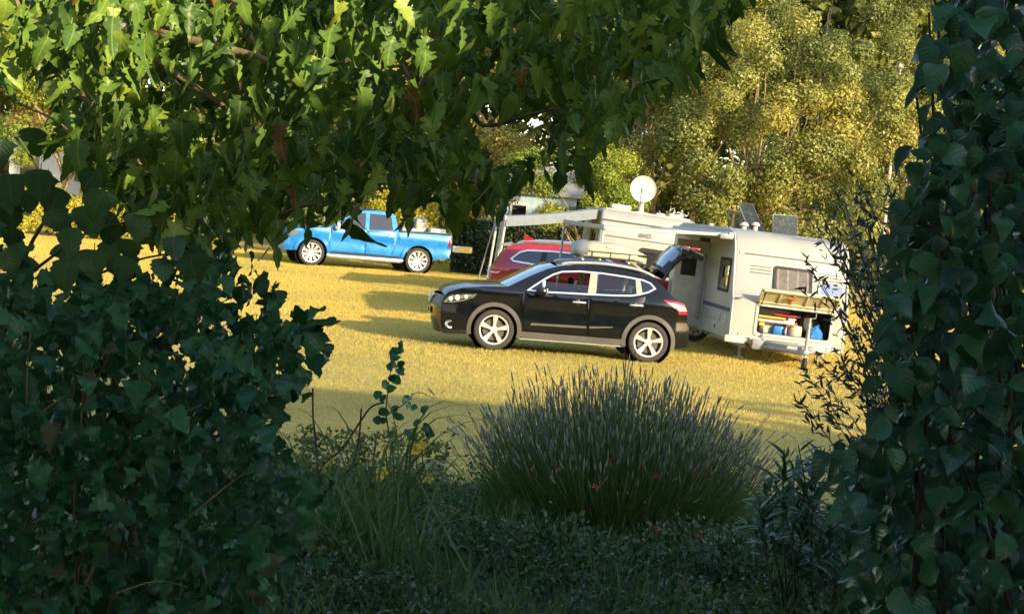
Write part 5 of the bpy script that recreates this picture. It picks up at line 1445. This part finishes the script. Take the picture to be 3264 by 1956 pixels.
# ---- the big shrub at the left
vib_m = leaf_mat('lobed_shrub_leaf', [(0.022, 0.094, 0.043), (0.033, 0.133, 0.059), (0.045, 0.177, 0.075), (0.068, 0.225, 0.084), (0.037, 0.145, 0.084)], dead=(.012, (.16, .17, .10)), trans=0.18, rough=0.40, veins=True, spec=0.5)
vib = empty('lobed_shrub', (-1.7, 7.4, 0), 0, 'dense dark green shrub with lobed leaves filling the lower left corner', 'shrub')
VB = [(-80, 800), (90, 850), (240, 880), (380, 860), (500, 850), (560, 900), (650, 880), (700, 850), (790, 880), (810, 960), (900, 950), (980, 1000), (1000, 1060), (960, 1120), (960, 1190), (920, 1270), (880, 1370), (900, 1440), (1020, 1530), (1010, 1610), (930, 1680), (960, 1780), (930, 1880), (880, 2030), (-80, 2030)]
P1 = sample([(x * .955 - 10, y + 15) for x, y in VB], 1350, 6.3, 7.4); P2 = sample([(x * .90 - 10, y + 55) for x, y in VB], 1900, 7.4, 8.8)
SPR = [(1005, 1030, 40), (1025, 1080, 40), (985, 1160, 45), (955, 1235, 40), (760, 850, 40), (805, 885, 35), (1030, 1555, 45), (1010, 1600, 45), (955, 1700, 50), (620, 835, 35), (565, 855, 40), (930, 955, 35), (900, 1410, 40), (700, 830, 25), (60, 800, 50), (300, 850, 40), (960, 1800, 45), (440, 845, 30)]
P1 = np.concatenate([P1] + [np.array([at(x - 32 + rng.normal() * r_ * .8, y + rng.normal() * r_ * .8, rng.uniform(6.6, 7.2)) for _ in range(9)]) for x, y, r_ in SPR])
P = np.concatenate([P1, P2]); n = len(P)
D = np.stack([rn(n) * .7 + .05, -.40 + .45 * rn(n), -.50 + .50 * rn(n)], 1)
NN = np.stack([rn(n) * .55, -.35 + .45 * rn(n), .75 + .40 * rn(n)], 1)
S = rng.uniform(.048, .098, n)
vt = [leaf_template(st, fold=f, curl=c, seed=20 + k, wave=.09, ser=.035, sweep=.15) for k, (st, f, c) in enumerate([(MAP, .20, .35), (MAP2, .3, .45), (MAP, .4, .25), (MAP2, .1, .55), (MAP, -.1, .5)])]
leafy(vib, P, D, NN, S, vt, vib_m, 300)
br = []
for k in range(22):
    x0 = rng.uniform(100, 900); x1 = x0 + rng.uniform(-220, 160); y1 = rng.uniform(900, 1300)
    b0 = Vector((-1.7 + rng.uniform(-.5, .7), 7.4 + rng.uniform(-.4, .6), 0)); e = at(x1, y1, rng.uniform(6.6, 7.6))
    br.append(([b0, b0.lerp(e, .5) + Vector((rng.uniform(-.15, .15), rng.uniform(-.1, .1), .1)), e], .013, .003))
for pts in ([(85, 1300), (88, 1150), (100, 1050)], [(95, 1345), (150, 1300), (210, 1260)], [(600, 1650), (760, 1520), (830, 1500)], [(370, 1890), (500, 1850), (600, 1870)], [(480, 1400), (560, 1330), (640, 1290)]):
    br.append(([at(x, y, 6.35) for x, y in pts], .0032, .0018))
stems(vib, br, M_['bark'])

# ---- round leaved climber above it, against the light
rnd_m = leaf_mat('round_climber_leaf', [(0.039, 0.105, 0.036), (0.065, 0.147, 0.045), (0.091, 0.182, 0.049)], trans=0.22, rough=0.45, veins=True)
cl = empty('round_leaved_climber', (-2.2, 6.9, 0), 0, 'loose climber with round leaves between the hanging leaves and the left shrub', 'climber')
spots = [(30, 590), (120, 575), (40, 680), (150, 700), (270, 690), (330, 640), (250, 760), (60, 760), (190, 810), (340, 800), (450, 720), (430, 800), (20, 480), (90, 440), (430, 860), (560, 790), (300, 590), (15, 830), (110, 860), (480, 640), (230, 860), (520, 860), (360, 720), (150, 590), (610, 840), (640, 810), (30, 640), (110, 640), (210, 640), (290, 830), (380, 850), (60, 860)]
P = np.array([at(x + rng.uniform(-12, 12), y - 35, rng.uniform(6.3, 7.2)) for x, y in spots]); n = len(P)
D = np.stack([rn(n) * .35, -.25 + .2 * rn(n), -.9 + .15 * rn(n)], 1); NN = np.stack([rn(n) * .3, -.9 + .2 * rn(n), .3 + .2 * rn(n)], 1)
leafy(cl, P, D, NN, rng.uniform(.085, .125, n), [leaf_template(st, fold=.2, curl=.25, seed=50 + k, ser=.022, sweep=.02) for k, st in enumerate((RND, MAP2, RND))], rnd_m, 60)
stems(cl, [([(-2.2, 6.9, 0), (-2.1, 6.9, 1.2), at(60, 860, 6.9), at(160, 640, 6.9), at(60, 440, 6.9)], .012, .004), ([at(110, 860, 6.9), at(280, 740, 6.8), at(420, 700, 6.8), at(480, 620, 6.9)], .006, .003), ([at(250, 900, 6.9), at(430, 830, 6.8), at(600, 800, 6.8)], .006, .003)], M_['stem'], 'stem')

# ---- the tall glossy shrub at the right
ova_m = leaf_mat('glossy_drooping_leaf', [(0.016, 0.062, 0.037), (0.022, 0.085, 0.048), (0.034, 0.124, 0.063), (0.056, 0.178, 0.073), (0.021, 0.078, 0.056)], trans=0.10, rough=0.33, veins=True, spec=0.5)
lil = empty('glossy_shrub', (1.75, 6.6, 0), 0, 'tall dark shrub with drooping oval leaves along the right edge', 'shrub')
LB = [(3010, -120), (3000, 60), (2970, 180), (2960, 250), (2990, 330), (2960, 420), (2930, 520), (2910, 600), (2880, 680), (2850, 740), (2830, 830), (2800, 930), (2840, 1000), (2800, 1070), (2790, 1180), (2820, 1270), (2790, 1360), (2690, 1410), (2660, 1480), (2720, 1620), (2740, 1760), (2720, 2040), (3360, 2040), (3360, -120)]
P1 = sample(LB, 820, 5.6, 6.7); P2 = sample([(x + 45, y) for x, y in LB], 1650, 6.7, 8.2)
P = np.concatenate([P1, P2]); n = len(P)
D = np.stack([rn(n) * .65 - .25, -.35 + .45 * rn(n), -.60 + .38 * rn(n)], 1)
NN = np.stack([rn(n) * .6 - .25, -.35 + .45 * rn(n), .70 + .35 * rn(n)], 1)
S = rng.uniform(.052, .108, n)
lt_ = [leaf_template(OVA, fold=f, curl=c, seed=70 + k, wave=.03, ser=.004, petiole=.14, sweep=.04) for k, (f, c) in enumerate([(.35, .55), (.5, .40), (.25, .75), (.45, .6), (.6, .35)])]
leafy(lil, P, D, NN, S, lt_, ova_m, 300)
cs = [(rng.uniform(1.9, 4.4), rng.uniform(6.3, 10.5), rng.uniform(3.9, 6.0)) for _ in range(110)] + [(rng.uniform(2.6, 5.0), rng.uniform(6.2, 11.0), rng.uniform(.4, 3.6)) for _ in range(60)]  # unseen clumps above and beside the view, added to darken the garden
cs = [p for p in clear(cs) if p[1] > 0]
V, F, _ = leaf_cloud(np.array(cs) - np.array(lil.location), rng.uniform(.4, .7, len(cs)), 60, .16)
np_mesh('unseen_crown', V, F, ova_m, lil)['kind'] = 'stuff'
br = []
for k in range(16):
    b0 = Vector((1.75 + rng.uniform(-.3, .5), 6.6 + rng.uniform(-.3, .5), 0)); e = at(rng.uniform(2880, 3250), rng.uniform(-60, 1300), rng.uniform(6.0, 7.2))
    br.append(([b0, b0.lerp(e, .5) + Vector((rng.uniform(-.1, .2), 0, .15)), e], .016, .004))
# the arching shoots that stand out against the lit trees
for x, y, dx in ((2955, 215, -40), (2900, 560, -30)):
    br.append(([at(x + 140, y + 260, 6.0), at(x + 60, y + 120, 6.0), at(x + 20, y, 6.0)], .005, .002))
stems(lil, br, M_['barkd'])
arc = [(2990, 215, -70, 55), (2960, 270, -75, 30), (2975, 330, -50, 75), (2945, 520, -45, 70), (2915, 470, -70, 45), (2935, 600, -60, 60), (2890, 640, -60, 50), (2990, 150, -55, 70), (2850, 1010, -70, 40), (2790, 1390, -60, 60), (2700, 1440, -70, 40), (2640, 1440, -50, 60)]
P = np.array([at(x, y, 5.7) for x, y, _, _ in arc]); n = len(P)
D = np.array([(a, -20, -b) for _, _, a, b in arc], float); NN = np.stack([np.full(n, -.5), -.5 + .2 * rn(n), np.full(n, .8)], 1)
leafy(lil, P, D, NN, np.full(n, .095), lt_, ova_m, 20)

# ---- fine leaved grey shrub in front of the caravan's right corner
oli_m = leaf_mat('narrow_grey_leaf', [(0.040, 0.060, 0.040), (0.060, 0.085, 0.055), (0.085, 0.11, 0.07), (0.03, 0.045, 0.03)], trans=0.12, rough=0.5)
oli = empty('fine_leaved_shrub', (2.75, 12.0, 0), 0, 'airy shrub with tiny narrow leaves in front of the right corner of the caravan', 'shrub')
OB = [(2700, 560), (2630, 640), (2590, 700), (2600, 800), (2610, 900), (2660, 980), (2630, 1080), (2580, 1160), (2640, 1240), (2560, 1290), (2760, 1330), (2960, 1380), (2980, 560), (2840, 500)]
tips = [(2580, 700), (2600, 640), (2640, 740), (2570, 830), (2660, 600), (2620, 900), (2680, 980), (2600, 1150), (2560, 1180), (2640, 1230), (2700, 680), (2730, 560), (2760, 620), (2780, 760), (2740, 860), (2800, 940), (2720, 1060), (2790, 1120), (2840, 700), (2860, 860), (2700, 1180), (2770, 1260), (2550, 1275), (2620, 1268), (2850, 1040), (2690, 800), (2720, 960), (2660, 1130), (2830, 580), (2690, 640), (2750, 700)]
br, P, D, NN, S = [], [], [], [], []
for i, (x, y) in enumerate(tips):
    Yd = rng.uniform(11.4, 12.6); e = at(x, y, Yd)
    b0 = Vector((2.75 + rng.uniform(-.15, .2), 12 + rng.uniform(-.15, .15), 0))
    mid = Vector((b0.x * .55 + e.x * .45, (b0.y + e.y) / 2, e.z * .62 + rng.uniform(-.05, .25)))
    br.append(([b0, mid, e], .009, .0022))
    path = catmull([b0, mid, e], 14)
    for k in range(85):
        t = rng.uniform(.42, 1.0); q = path[int(t * (len(path) - 1))]
        tw = Vector((rng.normal(), rng.normal(), rng.normal() * .7)) * .085
        P.append(q + tw * rng.random()); dd = (e - mid).normalized() + Vector((rng.normal(), rng.normal(), rng.normal())) * .75
        D.append(dd); NN.append((rng.normal(), -.5 + rng.normal() * .5, .6)); S.append(rng.uniform(.05, .085))
stems(oli, br, M_['barkd'], 'stem', 4)
leafy(oli, P, D, NN, S, [leaf_template([(0, .02), (.25, .10), (.55, .12), (.8, .06), (1, 0)], fold=.2, curl=c, seed=90 + k, ser=0, petiole=.05, wave=0) for k, c in enumerate((.05, .2))], oli_m, 0)

# ---- lavender
def strands(root, name, A, B, C, w, m, nseg=5, taper=True, kind=True):
    """n thin blades, each a quadratic curve A-B-C with width w"""
    A, B, C = (np.asarray(a, float) for a in (A, B, C)); n = len(A); w = np.broadcast_to(np.asarray(w, float), (n, ))
    t = np.linspace(0, 1, nseg + 1)
    cur = ((1 - t) ** 2)[None, :, None] * A[:, None] + (2 * t * (1 - t))[None, :, None] * B[:, None] + (t ** 2)[None, :, None] * C[:, None]
    sd = np.stack([np.ones(n), rn(n) * .5, np.zeros(n)], 1); sd /= np.linalg.norm(sd, axis=1)[:, None]
    ww = w[:, None] * (1 - t ** 2 * .93 if taper else np.ones_like(t))[None, :]
    L, Rt = cur - sd[:, None] * ww[..., None], cur + sd[:, None] * ww[..., None]
    V = np.stack([L, Rt], 2).reshape(-1, 3) - np.array(root.location)
    base = (np.arange(n) * (2 * (nseg + 1)))[:, None, None]
    F = (np.array([[2 * i, 2 * i + 1, 2 * i + 3, 2 * i + 2] for i in range(nseg)])[None] + base).reshape(-1, 4)
    o = np_mesh(name, V, F, m, root)
    if kind: o['kind'] = 'stuff'
    return o
lav_stem_m = leaf_mat('lavender_stem', [(0.072, 0.138, 0.060), (0.120, 0.200, 0.078), (0.204, 0.263, 0.102)], trans=.1, rough=.6)
lav_leaf_m = leaf_mat('lavender_foliage', [(0.075, 0.171, 0.059), (0.120, 0.233, 0.070), (0.179, 0.296, 0.077), (0.284, 0.358, 0.077)], trans=.15, rough=.6)
lav_fl_m = leaf_mat('lavender_flower', [(0.164, 0.177, 0.188), (0.273, 0.287, 0.276), (0.410, 0.423, 0.365), (0.628, 0.601, 0.420)], trans=.1, rough=.8)
lav = empty('lavender_bush', (.95, 15.1, 0), 0, 'broad lavender bush with faded flower spikes in front of the black car', 'lavender')
base_c = np.array([.95, 15.1, 0.0])
n = 2300
th = rng.uniform(0, 2 * math.pi, n); rr = np.sqrt(rng.random(n))
bx = base_c + np.stack([np.cos(th) * rr * .60, np.sin(th) * rr * .45, np.full(n, .02)], 1)
out = np.stack([np.cos(th) * rr * 1.20, np.sin(th) * rr * .85], 1)
hz = (1.20 - .60 * rr ** 2.2) * rng.uniform(.70, 1.06, n) * (1 + .05 * np.sin(th * 5))
tipv = base_c + np.stack([out[:, 0] + rn(n) * .11, out[:, 1] + rn(n) * .10, hz], 1)
midv = (bx + tipv) / 2 + np.stack([out[:, 0] * .10, out[:, 1] * .1, -.05 * np.ones(n)], 1) + rn(n, 3) * .05
stray = (rng.random(n) < .30)[:, None]
tipv = np.where(stray, tipv + rn(n, 3) * np.array([.16, .14, .10]) - np.array([0, 0, .06]), tipv); tipv[:, 2] = np.maximum(tipv[:, 2], .15)
strands(lav, 'stem', bx, midv, tipv, .0028, lav_stem_m, 6, taper=False)
# spikes follow the end of each stem
dv = tipv - midv; dv /= np.linalg.norm(dv, axis=1)[:, None]
sp_t = []
for k in range(3):
    prof = [(0, .004), (.10, .055), (.22, .09), (.30, .06), (.42, .095), (.52, .06), (.64, .085), (.74, .05), (.86, .055), (1, .004)]
    V, F = [], []
    for i, (u, r_) in enumerate(prof):
        for q in range(5):
            a = 2 * math.pi * q / 5 + i * .6; V.append((r_ * .85 * math.cos(a) * (1 + .2 * math.sin(q * 2 + k)), u, r_ * .85 * math.sin(a)))
    for i in range(len(prof) - 1):
        for q in range(5): F.append((i * 5 + q, i * 5 + (q + 1) % 5, (i + 1) * 5 + (q + 1) % 5, (i + 1) * 5 + q))
    sp_t.append((np.array(V), np.array(F), np.zeros((len(V), 2))))
leafy(lav, tipv, dv, np.tile([[0.1, -1, .2]], (n, 1)), rng.uniform(.045, .10, n), sp_t, lav_fl_m, 300, 'flower_spike', 'flower_spikes', key=-tipv[:, 2] + rr * .2)
n = 8000
th = rng.uniform(0, 2 * math.pi, n); rr = rng.random(n) ** .5
fa = base_c + np.stack([np.cos(th) * rr * 1.0, np.sin(th) * rr * .75, rng.uniform(0, .72, n) * (1.1 - rr ** 2 * .7)], 1)
o_ = np.stack([np.cos(th) * (.3 + rr), np.sin(th) * (.3 + rr), rng.uniform(.4, 1.8, n)], 1) * .12
strands(lav, 'foliage', fa, fa + o_ * .5 + rn(n, 3) * .012, fa + o_ + rn(n, 3) * .03, .0045, lav_leaf_m, 3)

# ---- long arching grass clump
gr_m = leaf_mat('arching_grass_blade', [(0.065, 0.135, 0.047), (0.104, 0.189, 0.068), (0.156, 0.257, 0.101), (0.247, 0.324, 0.162), (0.078, 0.162, 0.081)], trans=.25, rough=.5)
gc = empty('arching_grass', (-.95, 12.4, 0), 0, 'clump of long arching grass blades left of the lavender', 'ornamental grass')
ctr = np.array([-.95, 12.4, 0])
def blade_obj(a, b, c, w):
    t = [i / 8 for i in range(9)]; V = []
    sd = Vector((1, rng.normal() * .4, 0)).normalized()
    for q in t:
        p = a * (1 - q) ** 2 + b * (2 * q * (1 - q)) + c * q * q
        ww = w * (1 - q ** 2 * .92)
        V += [p - sd * ww, p + Vector((0, 0, -ww * .5)), p + sd * ww]
    F = []
    for i in range(8): F += [(3 * i, 3 * i + 1, 3 * i + 4, 3 * i + 3), (3 * i + 1, 3 * i + 2, 3 * i + 5, 3 * i + 4)]
    me = bpy.data.meshes.new('blade'); me.from_pydata([tuple(v - gc.location) for v in V], [], F); me.shade_smooth(); link_mesh('blade', me, gr_m, gc)
for k in range(165):
    a_ = rng.uniform(0, 2 * math.pi); L = rng.uniform(.45, 1.25); h = rng.uniform(.45, 1.15)
    a = Vector(ctr) + Vector((rng.uniform(-.28, .28), rng.uniform(-.2, .2), 0))
    dr = Vector((math.cos(a_), math.sin(a_) * .7, 0))
    b = a + dr * L * .35 + Vector((0, 0, h * 1.25)); c = a + dr * L * (1.0 if k % 3 else 1.2) + Vector((0, 0, h * rng.uniform(.15, .95)))
    blade_obj(a, b, c, rng.uniform(.004, .0085))
for pts in ([(1050, 1935), (1130, 1830), (1330, 1956)], [(1490, 1820), (1350, 1560), (1250, 1380)], [(1280, 1900), (1180, 1650), (1060, 1520)], [(1380, 1880), (1300, 1420), (1520, 1290)], [(1330, 1900), (1330, 1350), (1560, 1340)], [(1250, 1900), (1210, 1500), (1330, 1330)], [(1230, 1920), (1330, 1380), (1660, 1400)], [(1200, 1900), (1080, 1560), (960, 1480)], [(1260, 1900), (1360, 1500), (1500, 1560)], [(1300, 1930), (1420, 1500), (1580, 1500)], [(1210, 1930), (1130, 1420), (1020, 1300)], [(1240, 1920), (1270, 1450), (1210, 1250)], [(1180, 1940), (1060, 1700), (930, 1640)], [(1290, 1930), (1440, 1640), (1620, 1680)], [(1240, 1930), (1300, 1560), (1440, 1450)]):
    q = [at(x, y, 11.9) for x, y in pts]; blade_obj(q[0], q[1] * 2 - (q[0] + q[2]) / 2, q[2], .009)

# ---- yellow flowered plant behind the grass
yf_m = leaf_mat('small_garden_leaf', [(0.080, 0.135, 0.035), (0.144, 0.195, 0.049), (0.240, 0.240, 0.070), (0.352, 0.300, 0.098)], trans=.25)
pet_m = mat('yellow_petal', (0.85, 0.58, 0.03), .6, var=.25, vscale=30)
cre_m = mat('cream_petal', (0.66, 0.58, 0.36), .6, var=.2, vscale=30)
red_m = mat('red_petal', (0.55, 0.02, 0.018), .6, var=.25, vscale=30)
def flower(root, p, r_, m, name, petals=6, up=(0, -.7, .6)):
    zax = Vector(up).normalized(); x = zax.orthogonal().normalized(); y = zax.cross(x)
    mb = MB()
    for k in range(petals):
        a = 2 * math.pi * k / petals + rng.uniform(-.2, .2); rad = x * math.cos(a) + y * math.sin(a); tn = zax.cross(rad)
        mb.add([p, p + rad * r_ * .6 + tn * r_ * .34 + zax * r_ * .28, p + rad * r_ * 1.05 + zax * r_ * .30, p + rad * r_ * .6 - tn * r_ * .34 + zax * r_ * .28], [(0, 1, 2, 3)])
    mb.lathe([(0, .0), (r_ * .2, r_ * .02), (r_ * .12, r_ * .22), (0, r_ * .25)], 6, p, axis='z')
    o = mb.build(name, m, root, 60)
    return o
def small_plant(name, c, w, h, nleaf, size, label, cat, m=yf_m, seed=0, ns=14):
    r_ = empty(name, c, 0, label, cat)
    rs = np.random.default_rng(seed)
    cs = [(rs.uniform(-w, w), rs.uniform(-.3, .3), rs.uniform(.12, h)) for _ in range(nleaf // 12)]
    V, F, _ = leaf_cloud(cs, np.full(len(cs), .10), 12, size)
    o = np_mesh('foliage', V, F, m, r_); o['kind'] = 'stuff'
    for k in range(ns):
        e = Vector(cs[k % len(cs)]); MB().tube([(e.x * .3, 0, 0), (e.x * .7, e.y * .5, e.z * .6), e], .006, 4).build('stem', M_['stem'], r_, 60)
    return r_
p = at(1180, 1500, 15.4)
yp = small_plant('yellow_flowered_plant', (p.x, 15.4, 0), .62, .62, 1500, .05, 'leafy plant with yellow flowers behind the arching grass', 'flowering plant', seed=2)
for (x, y, r_) in ((1030, 1497, .045), (1052, 1472, .04), (1215, 1510, .055), (1230, 1430, .04), (1325, 1435, .05), (1345, 1420, .04), (1362, 1525, .05), (1205, 1535, .035), (1260, 1530, .03)):
    q = at(x, y, 14.55) - yp.location; flower(yp, q, r_ * 1.15, pet_m, 'yellow_flower')
    MB().tube([q, q + Vector((.02, .15, -.2)), Vector((q.x * .8, .4, .05))], .005, 4).build('stem', M_['stem'], yp, 60)
for (x, y) in ((1290, 1470), (1320, 1465), (1375, 1480), (1340, 1490), (1300, 1495), (1390, 1500), (1255, 1470), (1410, 1470)):
    q = at(x, y, 15.6) - yp.location; flower(yp, q, .05, cre_m, 'cream_flower')

# ---- climbing shoot and bare canes against the light lawn
sh = empty('leafy_shoot', (-.95, 13.2, 0), 0, 'upright shoot with small dark leaves standing against the sunlit lawn', 'garden shoot')
path = [at(x, y, 13.2) for x, y in ((1250, 1700), (1255, 1480), (1232, 1330), (1236, 1250), (1246, 1180), (1268, 1110), (1282, 1088))]
stems(sh, [(path, .007, .002), ([at(1236, 1320, 13.2), at(1290, 1285, 13.2), at(1330, 1250, 13.2), at(1385, 1270, 13.2)], .005, .002), ([at(1245, 1420, 13.2), at(1300, 1370, 13.1), at(1370, 1360, 13.1)], .005, .002)], M_['barkd'], 'stem')
lp = [(1275, 1092), (1262, 1112), (1285, 1118), (1240, 1128), (1262, 1136), (1243, 1160), (1232, 1168), (1275, 1155), (1282, 1160), (1270, 1185), (1285, 1195), (1245, 1200), (1255, 1205), (1238, 1225), (1252, 1232), (1278, 1215), (1205, 1250), (1215, 1265), (1300, 1265), (1290, 1272), (1320, 1262), (1310, 1290), (1330, 1300), (1355, 1298), (1250, 1300), (1235, 1310), (1265, 1320), (1285, 1330), (1225, 1335), (1215, 1350), (1330, 1340), (1345, 1370), (1365, 1368), (1380, 1378), (1300, 1375), (1240, 1380), (1320, 1385)]
P = np.array([at(x, y - 6, rng.uniform(13.0, 13.3)) for x, y in lp]); n = len(P)
D = np.stack([rn(n) * .7, -.2 + rn(n) * .3, -.55 + rn(n) * .35], 1); NN = np.stack([rn(n) * .4, -.7 + rn(n) * .3, .5 + rn(n) * .3], 1)
leafy(sh, P, D, NN, rng.uniform(.05, .075, n), [leaf_template(RND, fold=.25, curl=.3, seed=130 + k, ser=.01, sweep=.02) for k in range(2)], vib_m, 60)
for nm_, pts, lab in (('bare_cane', [(1016, 1560), (1008, 1420), (998, 1330), (997, 1236)], 'bare dark cane standing upright left of the yellow flowers'), ('bent_cane', [(1020, 1500), (1090, 1430), (1150, 1340), (1185, 1295), (1225, 1282)], 'dark cane bending to the right over the yellow flowers'),
                      ('slanting_cane', [(1100, 1560), (1140, 1420), (1152, 1300)], 'short dark cane slanting beside the bent one')):
    q = [at(x, y, 14.3) for x, y in pts]
    c0 = empty(nm_, (q[0].x, 14.3, 0), 0, lab, 'cane', 'bare canes in the flower bed')
    stems(c0, [([Vector((q[0].x + .02, 14.3, 0))] + q, .011, .007)], M_['barkd'], 'shaft')

# ---- oleander at the right foot of the lavender
ole_m = leaf_mat('oleander_leaf', [(0.040, 0.096, 0.045), (0.061, 0.140, 0.062), (0.086, 0.176, 0.073)], trans=.12, rough=.4)
ole = empty('oleander', (2.05, 12.2, 0), 0, 'oleander with long pointed leaves at the right foot of the lavender', 'oleander')
br, P, D, NN, S = [], [], [], [], []
for (x, y) in ((2530, 1500), (2470, 1530), (2600, 1560), (2660, 1500), (2700, 1600), (2420, 1620), (2560, 1640), (2640, 1680), (2740, 1700), (2480, 1720), (2600, 1760), (2700, 1800), (2530, 1800), (2760, 1560), (2590, 1480), (2500, 1430), (2545, 1420), (2620, 1450), (2690, 1440), (2440, 1560), (2400, 1680), (2570, 1590), (2650, 1620), (2730, 1520), (2780, 1640), (2620, 1720), (2460, 1650)):
    e = at(x, y, rng.uniform(11.6, 12.4)); b0 = Vector((2.05 + rng.uniform(-.2, .2), 12.2, 0))
    mid = b0.lerp(e, .55) + Vector((rng.uniform(-.05, .05), 0, .03)); br.append(([b0, mid, e], .009, .004))
    pth = catmull([b0, mid, e], 10)
    for k in range(22):
        q = pth[int(len(pth) * rng.uniform(.55, .999))]; a_ = rng.uniform(0, 2 * math.pi)
        P.append(q); D.append((math.cos(a_) * .75, math.sin(a_) * .75, rng.uniform(.1, 1.2))); NN.append((rng.normal() * .3, -.4, .9)); S.append(rng.uniform(.11, .19))
stems(ole, br, M_['stem'], 'stem', 5)
leafy(ole, P, D, NN, S, [leaf_template(LAN, fold=.3, curl=c, seed=150 + k, ser=0, petiole=.04, wave=0) for k, c in enumerate((.05, .2, .35))], ole_m, 300)

# ---- low planting at the bottom, with red flowers
gcm = leaf_mat('ground_cover_leaf', [(0.028, 0.070, 0.033), (0.050, 0.110, 0.048), (0.071, 0.144, 0.055), (0.117, 0.168, 0.068), (0.194, 0.204, 0.105)], trans=.15, rough=.5)
n = 2600
gx_, gy_ = rng.uniform(-2.6, 4.2, n), rng.uniform(9.5, 16.6, n)
cs = np.stack([gx_, gy_, .03 + .14 * rng.random(n) * (1 + .8 * np.sin(gx_ * 3 + gy_ * 2)) + .28 * rng.random(n) * np.exp(-((gx_ - 2.5) / .8) ** 2) * (gy_ < 14)], 1)
V, F, _ = leaf_cloud(cs, rng.uniform(.09, .18, n), 34, .042, squash=.9)
tag(np_mesh('ground_cover', V, F, gcm), 'low dark green planting across the foot of the view', kind='stuff')
n = 9000
A = np.stack([rng.uniform(-2.4, 4.0, n), rng.uniform(10.2, 16.4, n), np.full(n, .03)], 1)
hh_ = rng.uniform(.10, .34, n) * (.7 + .5 * np.sin(A[:, 0] * 2.3 + A[:, 1]) ** 2)
o_ = np.stack([rn(n) * .10, rn(n) * .08, hh_], 1)
hb = empty('low_herbs', (0, 12, 0), 0, 'tangle of thin grassy herbs rising out of the low planting', 'herbs')
strands(hb, 'blades', A, A + o_ * np.array([.3, .3, .8]), A + o_ * np.array([1.2, 1.2, 1]), rng.uniform(.002, .005, n), gr_m, 4)
hb['kind'] = 'stuff'
p = at(1900, 1760, 13.0)
sal = small_plant('red_flowered_plant', (p.x, 13.0, 0), 1.25, .40, 1700, .05, 'low dark green plant dotted with small red flowers in front of the lavender', 'flowering plant', m=gcm, seed=5, ns=24)
for (x, y) in ((1742, 1834), (2096, 1684), (2228, 1708), (2182, 1860), (1405, 1868), (1625, 1915), (1275, 1908), (1895, 1552), (1700, 1492), (1938, 1472), (2215, 1516), (2255, 1500), (1880, 1620), (1445, 1635), (1250, 1860), (2090, 1515), (1780, 1498), (1870, 1930), (2560, 1705)):
    q = at(x, y, rng.uniform(12.2, 12.8)) - sal.location
    flower(sal, q, rng.uniform(.020, .028) if (x, y) != (1895, 1552) else .03, red_m, 'red_flower', 4, (rng.normal() * .6, -.5, rng.normal() * .5 + .4))
    MB().tube([q, Vector((q.x + .02, q.y + .06, q.z - .05))], .003, 4).build('stem', M_['stem'], sal, 60)
